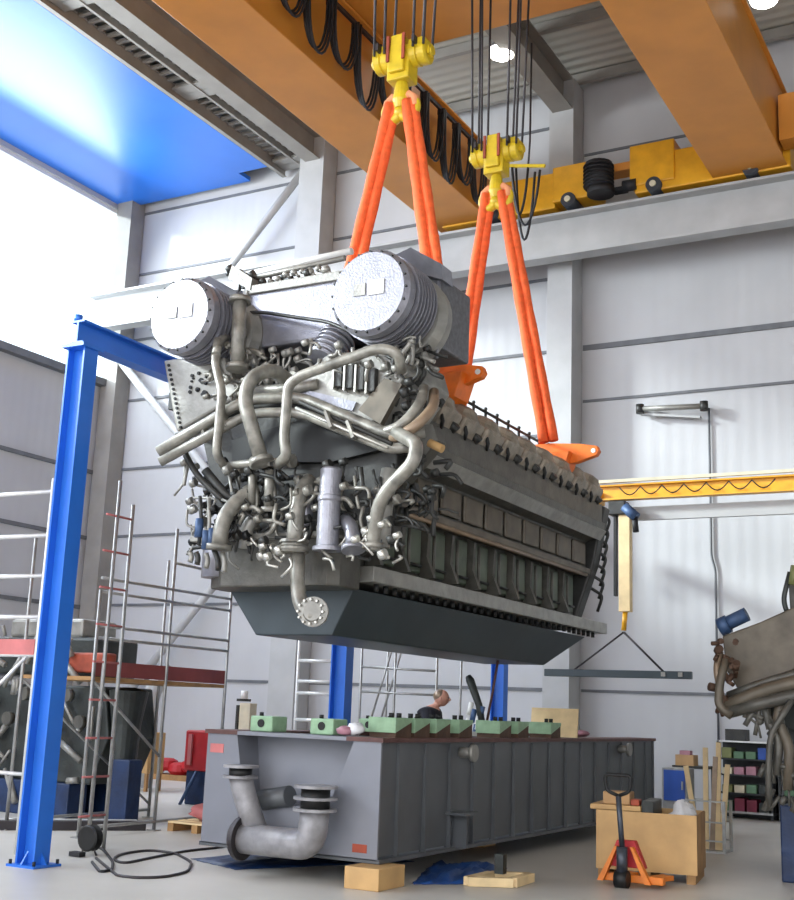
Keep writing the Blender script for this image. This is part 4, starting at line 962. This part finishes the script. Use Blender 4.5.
# ceiling lamps
def bay_lamp(p, label):
    t = thing('high_bay_lamp', p, label, 'lamp')
    MB().lathe(p, (0, 0, 1), [(.0, .27), (.02, .3), (.2, .2), (.3, .08), (.42, .08)], 24).build('reflector', M['alud'], t)
    MB().lathe(p-V((0, 0, .2)), (0, 0, 1), [(0, .06), (.03, .16), (.1, .26), (.2, .29)], 24).build('bulb_glass', M['lamp'], t)
    MB().tube([p+V((0, 0, .4)), V((p.x, p.y, 16.9))], .015, 6).build('suspension_rod', M['rope'], t)
bay_lamp(at(502, 51, z=15.9), 'glowing round high-bay lamp seen between the hoist ropes')
bay_lamp(at(764, -3, z=15.9), 'glowing round high-bay lamp at the top right edge of the photo')

# plywood crate with contents
c0 = at(596, 877, z=0)
ang = radians(9)
ex = V((cos(ang), sin(ang), 0)); ey_ = V((-sin(ang), cos(ang), 0))
crt = thing('plywood_crate', c0, 'open plywood crate on pallet skids with a pallet truck in front', 'crate')
def ob(mb, x0, y0, z0, x1, y1, z1):
    P = [c0+ex*x+ey_*y+V((0, 0, z)) for z in (z0, z1) for y in (y0, y1) for x in (x0, x1)]
    return mb.add(P, [(0, 2, 3, 1), (4, 5, 7, 6), (0, 1, 5, 4), (2, 6, 7, 3), (0, 4, 6, 2), (1, 3, 7, 5)])
CW, CD, CH = at(698, 880, y=c0.y+.15).x-c0.x, .95, .74
ob(MB(), 0, 0, .1, CW, .02, CH).build('side_panel', M['wood'], crt); ob(MB(), 0, CD-.02, .1, CW, CD, CH).build('side_panel', M['wood'], crt)
ob(MB(), 0, .02, .1, .02, CD-.02, CH).build('side_panel', M['wood'], crt); ob(MB(), CW-.02, .02, .1, CW, CD-.02, CH).build('side_panel', M['woodd'], crt)
ob(MB(), 0.02, .02, .1, CW-.02, CD-.02, .12).build('floor_panel', M['woodd'], crt)
for k in range(3): ob(MB(), .02+k*(CW-.14)/2, .02, 0, .12+k*(CW-.14)/2, CD, .1).build('skid', M['woodd'], crt)
def cl(name, m, x0, y0, z0, x1, y1, z1, l, cat): tag(ob(MB(), x0, y0, z0, x1, y1, z1).build(name, M[m], None, .01), l, cat)
cl('wooden_pallet_lid', 'wood', -.08, .05, CH+.0, .5, .9, CH+.06, 'wooden board lying across the left end of the plywood crate', 'board')
cl('cardboard_carton', 'card', .05, .15, CH+.062, .36, .5, CH+.2, 'small cardboard carton on the board at the crate left end', 'carton')
cl('packing_block', 'dred', .38, .08, CH+.062, .48, .28, CH+.13, 'small rust-red packing block on the crate board', 'block')
cl('dark_machine_part', 'dark', .5, .1, .2, .64, .8, CH+.12, 'dark green machine part sticking out of the crate middle', 'part')
random.seed(9)
fcn = c0+ex*(CW-.19)+ey_*.4
mb = MB(); mb.sphere(fcn+V((0, 0, .62)), 1, 16, 10, (.15, .28, .25)); mb.v = [(v[0]+random.uniform(-.03, .03), v[1]+random.uniform(-.03, .03), v[2]+random.uniform(-.03, .03)) for v in mb.v]
tag(mb.build('plastic_sheet', M['plastic']), 'crumpled translucent plastic sheet in the right end of the crate', 'plastic sheet')
# timber offcuts standing behind the crate
sb_ = thing('timber_bin', (-5.2, 17.4, 0), 'grey wire-sided bin behind the crate holding upright timber', 'bin')
tx = at(708, 815, y=17.4).x
for dx in (-.3, .22):
    for dy in (0, .4): MB().box(tx+dx-.02, 17.4+dy-.02, 0, tx+dx+.02, 17.4+dy+.02, .7).build('post', M['galv'], sb_)
for z in (.15, .4, .68): MB().box(tx-.3, 17.39, z, tx+.22, 17.41, z+.02).box(tx-.3, 17.79, z, tx+.22, 17.81, z+.02).build('rail', M['galv'], sb_)
MB().box(tx-.3, 17.4, .0, tx+.22, 17.8, .03).build('floor_plate', M['galv'], sb_)
for k, (dx, tp, lean) in enumerate([(-.22, 1.15, -.14), (-.1, 1.42, .02), (.0, 1.3, .06), (.1, 1.5, .0), (.16, 1.2, .06)]):
    l = ['leftmost short timber plank leaning left in the bin behind the crate', 'tall plank second from left in the timber bin', 'middle reddish plank in the timber bin', 'tallest timber plank in the bin behind the crate', 'rightmost timber plank in the bin behind the crate'][k]
    tag(MB().bar((tx+dx*.8, 17.6, .03), (tx+dx+lean, 17.6+.02*k, tp), .07, .03, (0, 1, 0)).build('timber_plank', M['woodl' if k != 2 else 'pipeb']), l, 'plank')

# pallet truck
pt = at(622, 888, z=0)
pj = thing('pallet_truck', pt, 'orange hand pallet truck with grey upright handle in front of the crate', 'pallet truck')
X, Y = pt.x, pt.y
MB().cyl((X-.07, Y, .09), (X+.07, Y, .09), .09, n=20).build('steer_wheel', M['bolt'], pj)
MB().prism([(X-.22, Y+.12, .2), (X+.22, Y+.12, .2), (X+.1, Y+.12, .48), (X-.1, Y+.12, .48)], (0, .1, 0)).build('headboard', M['red'], pj, .01)
MB().tube([(X, Y, .15), (X, Y, .42)], .06, 14).build('hydraulic_pump', M['jackg'], pj)
MB().tube([(X, Y+.02, .35), (X-.03, Y-.03, .95)], .03, 10).build('handle_tube', M['jackg'], pj)
MB().tube(smooth_path([(X-.03, Y-.03, .95), (X-.16, Y-.04, 1.0), (X-.18, Y-.05, 1.17), (X+.12, Y-.05, 1.17), (X+.1, Y-.04, 1.0), (X-.03, Y-.03, .95)], .05), .02, 8).build('handle_grip', M['bolt'], pj)
for s in (-1, 1):
    MB().bar((X+s*.2, Y+.2, .08), (X+s*.2+.12, Y+.62, .08), .15, .05).build('fork', M['jack'], pj)
    MB().prism([(X+s*.23, Y+.05, .05), (X+s*.3, Y+.05, .05), (X+s*.1, Y+.05, .42), (X+s*.07, Y+.05, .42)], (0, .08, 0)).build('side_brace', M['jack'], pj)
MB().box(X-.25, Y+.1, .05, X+.42, Y+.2, .13).build('cross_bar', M['jack'], pj, .01)

# shelf rack with bins
sy = 24.1
s0 = at(718, 815, y=sy); s1 = at(768, 815, y=sy); zT = at(740, 741, y=sy).z
sh = thing('shelf_rack', (s0.x, sy, 0), 'dark steel shelf rack with four shelves against the back wall', 'shelf')
x0, x1 = s0.x, s1.x+.1
for x in (x0, x1-.04):
    for y in (sy, sy+.46): MB().box(x, y, 0, x+.04, y+.04, zT).build('upright', M['shelf'], sh)
for z in (.12, .48, .82, 1.12): MB().box(x0, sy, z-.03, x1, sy+.5, z).build('shelf_board', M['shelf'], sh)
MB().box(x0, sy, zT-.03, x1, sy+.5, zT).build('shelf_top', M['galvl'], sh)
MB().box(x0+.04, sy+.46, .0, x1, sy+.49, zT).build('back_panel', M['shelf'], sh)
MB().box(x0, sy-.01, .1, x1, sy, .14).build('bottom_edge', M['galv'], sh)
bins = [(0, 1.12, 'olive', 'olive bin', .2), (1, 1.12, 'green', 'pale green bin', .13), (2, 1.12, 'green', 'green bin', .14), (3, 1.12, 'bluebin', 'blue bin', .22),
        (0, .82, 'cream', 'cream box', .12), (1, .82, 'pink', 'pink box', .14), (2, .82, 'pink', 'bright pink carton', .16), (3, .82, 'dark', 'dark green box', .12),
        (0, .48, 'olive', 'yellowish box', .14), (1, .48, 'cream', 'cream carton', .14), (2, .48, 'green', 'dull green box', .16), (3, .48, 'dark', 'dark box', .18),
        (0, .12, 'green', 'grey-green crate', .2), (1, .12, 'magenta', 'dark pink crate', .26), (2, .12, 'magenta', 'second dark pink crate', .24), (3, .12, 'dark', 'dark crate', .2)]
nm = {1.12: 'top', .82: 'second', .48: 'third', .12: 'bottom'}; ps = ['left end', 'left of centre', 'right of centre', 'right end']
for k, z, m, n_, h in bins:
    w = (x1-x0-.12)/4; x = x0+.06+k*w
    tag(MB().box(x+.02, sy+.04, z, x+w-.02, sy+.38, z+h).build('storage_bin', M[m], None, .008), f'{n_} on the {nm[z]} shelf of the dark rack, {ps[k]}', 'bin')
tag(MB().box(x0+.15, sy+.05, zT, x0+.55, sy+.4, zT+.22).build('storage_box', M['engd'], None, .01), 'dark box on top of the shelf rack', 'box')
sh2 = thing('shelf_rack', (x1+.9, sy, 0), 'second dark shelf rack at the right, mostly behind the hanging engine pipes', 'shelf')
for x in (x1+.12, x1+1.5):
    for y in (sy, sy+.46): MB().box(x, y, 0, x+.04, y+.04, 1.15).build('upright', M['shelf'], sh2)
for z in (.12, .48, .82, 1.12): MB().box(x1+.12, sy, z-.03, x1+1.54, sy+.5, z).build('shelf_board', M['shelf'], sh2)
MB().box(x1+.16, sy+.46, .0, x1+1.5, sy+.49, 1.15).build('back_panel', M['shelf'], sh2)
for k, (m, z) in enumerate([('green', .12), ('bolts', .12), ('green', .48), ('cream', .48), ('green', .82), ('olive', .82)]):
    x = x1+.2+(k % 2)*.4
    tag(MB().box(x, sy+.04, z, x+.3, sy+.38, z+.17).build('storage_bin', M[m], None, .01), ['green bin', 'silvery bin', 'mid-green bin', 'cream bin', 'upper green bin', 'upper olive bin'][k]+f' on the {nm[z]} shelf of the right-hand rack', 'bin')
# blue tool cabinet with boxes on top
by = 22.5
b0 = at(661, 800, y=by); b1 = at(686, 768, y=by)
bx = at(664, 780, y=by).x; bx1 = at(685, 780, y=by).x
bt = thing('tool_cabinet', (bx, by, 0), 'blue-fronted tool cabinet beside the far end of the base', 'cabinet')
zc = at(675, 768, y=by).z
MB().box(bx-.04, by, 0, bx1+.04, by+.5, zc).build('carcass', M['galv'], bt, .01)
MB().box(bx, by-.02, .35, bx1, by, zc-.04).build('door', M['bluebin'], bt)
MB().box(bx1-.06, by-.04, .55, bx1-.03, by-.02, .7).build('handle', M['bolts'], bt)
tb = thing('work_table', (bx1+.3, 23.4, 0), 'low dark work table between the base and the shelf rack', 'table')
tx0 = at(672, 760, y=23.4).x; tx1 = at(706, 760, y=23.4).x; tz = at(690, 766, y=23.4).z
MB().box(tx0, 23.4, tz-.05, tx1, 24.0, tz).build('table_top', M['engd'], tb)
for x in (tx0, tx1-.05):
    for y in (23.4, 23.95): MB().box(x, y, 0, x+.05, y+.05, tz-.05).build('leg', M['engd'], tb)
tag(MB().box(tx0+.05, 23.45, tz, tx0+.4, 23.8, tz+.2).build('carton', M['card']), 'brown carton on the low dark work table', 'carton')
tag(MB().box(tx0+.12, 23.5, tz+.2, tx0+.32, 23.7, tz+.28).build('carton', M['pink']), 'small pink carton on top of the brown carton', 'carton')

# second engine on its stand at the right edge
K = thing('ship_engine', (-2.2, 15.5, 0), 'brown-grey V-type engine on a dark blue stand at the right photo edge', 'engine')
Y0 = 14.5
def kp(name, pts, dy, m, bev=.02, y=Y0): return MB().prism([at(a, b, y=y) for a, b in pts], (0, dy, 0)).build(name, M[m], K, bev)
kp('cooler_casing', [(722, 636), (760, 622), (800, 604), (860, 560), (880, 650), (800, 668), (738, 690), (726, 670)], 1.8, 'brown')
kp('lower_casing', [(745, 690), (800, 676), (890, 655), (890, 745), (800, 735), (775, 722)], 2.2, 'dark', y=Y0+.1)
kp('engine_block', [(778, 720), (900, 690), (900, 830), (800, 822), (790, 770)], 2.6, 'dark', y=Y0+.2)
kp('rear_casing', [(788, 580), (850, 560), (860, 600), (790, 612)], 1.0, 'eng', y=Y0+.3)
def kpipe(pts, r, m='eng', nm_='pipe'):
    MB().tube(smooth_path([at(a, b, y=c) for a, b, c in pts], .15), r, 12).build(nm_, M[m], K)
kpipe([(724, 708, 14.2), (760, 692, 14.2), (850, 668, 14.2)], .085, 'brown', 'header_pipe'); kpipe([(728, 696, 14.3), (765, 682, 14.3), (850, 660, 14.3)], .05, 'eng', 'header_pipe')
kpipe([(730, 712, 14.15), (775, 700, 14.15), (850, 684, 14.15)], .07, 'eng', 'header_pipe')
kpipe([(770, 690, 14.3), (764, 715, 14.2), (780, 740, 14.2), (776, 775, 14.2)], .05, 'eng'); kpipe([(785, 690, 14.3), (776, 720, 14.2), (790, 745, 14.2), (788, 790, 14.2)], .06, 'brown')
kpipe([(720, 652, 14.3), (716, 668, 14.2), (722, 700, 14.2)], .04, 'pipeb'); kpipe([(726, 660, 14.2), (720, 680, 14.1), (718, 706, 14.1), (732, 716, 14.1)], .05, 'brown')
kpipe([(788, 615, 14.6), (783, 600, 14.6), (790, 572, 14.6)], .03, 'dark'); kpipe([(792, 700, 14.1), (770, 735, 14.1), (768, 780, 14.1), (770, 810, 14.2)], .035, 'eng')
random.seed(21); mb = MB()
for k in range(26):
    a = at(random.uniform(716, 736), random.uniform(636, 712), y=14.25+random.uniform(-.1, .1)); mb.cyl(a, a+V((random.uniform(-.07, .07), -.06, random.uniform(-.08, .08))), random.choice([.025, .035, .05]), n=8)
each(mb, 'small_valve', M['rust'], K)
mb = MB()
for k in range(34):
    x = random.uniform(745, 800); a = at(x, random.uniform(710, 800) if x > 765 else random.uniform(700, 720), y=14.2); mb.tube([a, a+V((random.uniform(-.12, .12), -.02, random.uniform(-.25, .0)))], random.choice([.015, .025, .035]), 6)
each(mb, 'small_line', M['eng'], K)
a = at(722, 626, y=14.7); b = at(747, 614, y=14.7)
MB().tube([a, b], .085, 14).build('blue_motor', M['cool'], K); MB().cyl(a-V((.03, 0, .02)), a+V((.08, 0, .03)), .11, n=14).build('motor_flange', M['cool'], K)
MB().cyl(at(793, 585, y=14.6), at(796, 566, y=14.6), .06, n=10).build('yellow_cap', M['olive'], K)
sa = at(790, 850, y=15.0)
MB().box(at(786, 850, y=15.2).x, 14.9, 0, at(786, 850, y=15.2).x+1.3, 16.8, at(790, 805, y=15).z).build('blue_stand', M['tarp'], K, .02)

# ================================================================== LIGHT
w = bpy.data.worlds.new('World'); scene.world = w; w.use_nodes = True
nt = w.node_tree; bg = nt.nodes['Background']
sk = nt.nodes.new('ShaderNodeTexSky'); sk.sky_type = 'HOSEK_WILKIE'; sk.turbidity = 9; sk.sun_direction = (-.8, -.3, .55)
mx = nt.nodes.new('ShaderNodeMixRGB'); mx.inputs[0].default_value = .9; mx.inputs[2].default_value = (.95, .98, 1.04, 1)
nt.links.new(sk.outputs[0], mx.inputs[1]); nt.links.new(mx.outputs[0], bg.inputs['Color']); bg.inputs['Strength'].default_value = 3.4
def area(name, loc, rot, sx, sy, power, col=(1, 1, 1)):
    l = bpy.data.lights.new(name, 'AREA'); l.shape = 'RECTANGLE'; l.size = sx; l.size_y = sy; l.energy = power; l.color = col
    o = bpy.data.objects.new(name, l); C.objects.link(o); o.location = loc; o.rotation_euler = rot; return o
area('window_daylight', (-23.3, 6, 13.2), (0, radians(-62), 0), 5, 34, 5200, (.93, .97, 1))
sun = bpy.data.lights.new('sun', 'SUN'); sun.energy = 7; sun.angle = radians(6); sun.color = (1, .97, .92)
so = bpy.data.objects.new('sun', sun); C.objects.link(so); so.rotation_euler = V((1, .55, -.42)).to_track_quat('-Z', 'Y').to_euler()

# ================================================================== CAMERA
cam = bpy.data.cameras.new('Camera'); co = bpy.data.objects.new('Camera', cam); C.objects.link(co)
m = Matrix((RT, UP, -FW)).transposed().to_4x4(); m.translation = EYE; co.matrix_world = m
cam.sensor_fit = 'VERTICAL'; cam.sensor_height = 36; cam.sensor_width = 36; cam.lens = FPX*36/900; cam.clip_end = 200
scene.camera = co
vs = scene.view_settings; vs.view_transform = 'Standard'; vs.look = 'None'; vs.exposure = 0.3; vs.gamma = 1
vs.use_curve_mapping = False
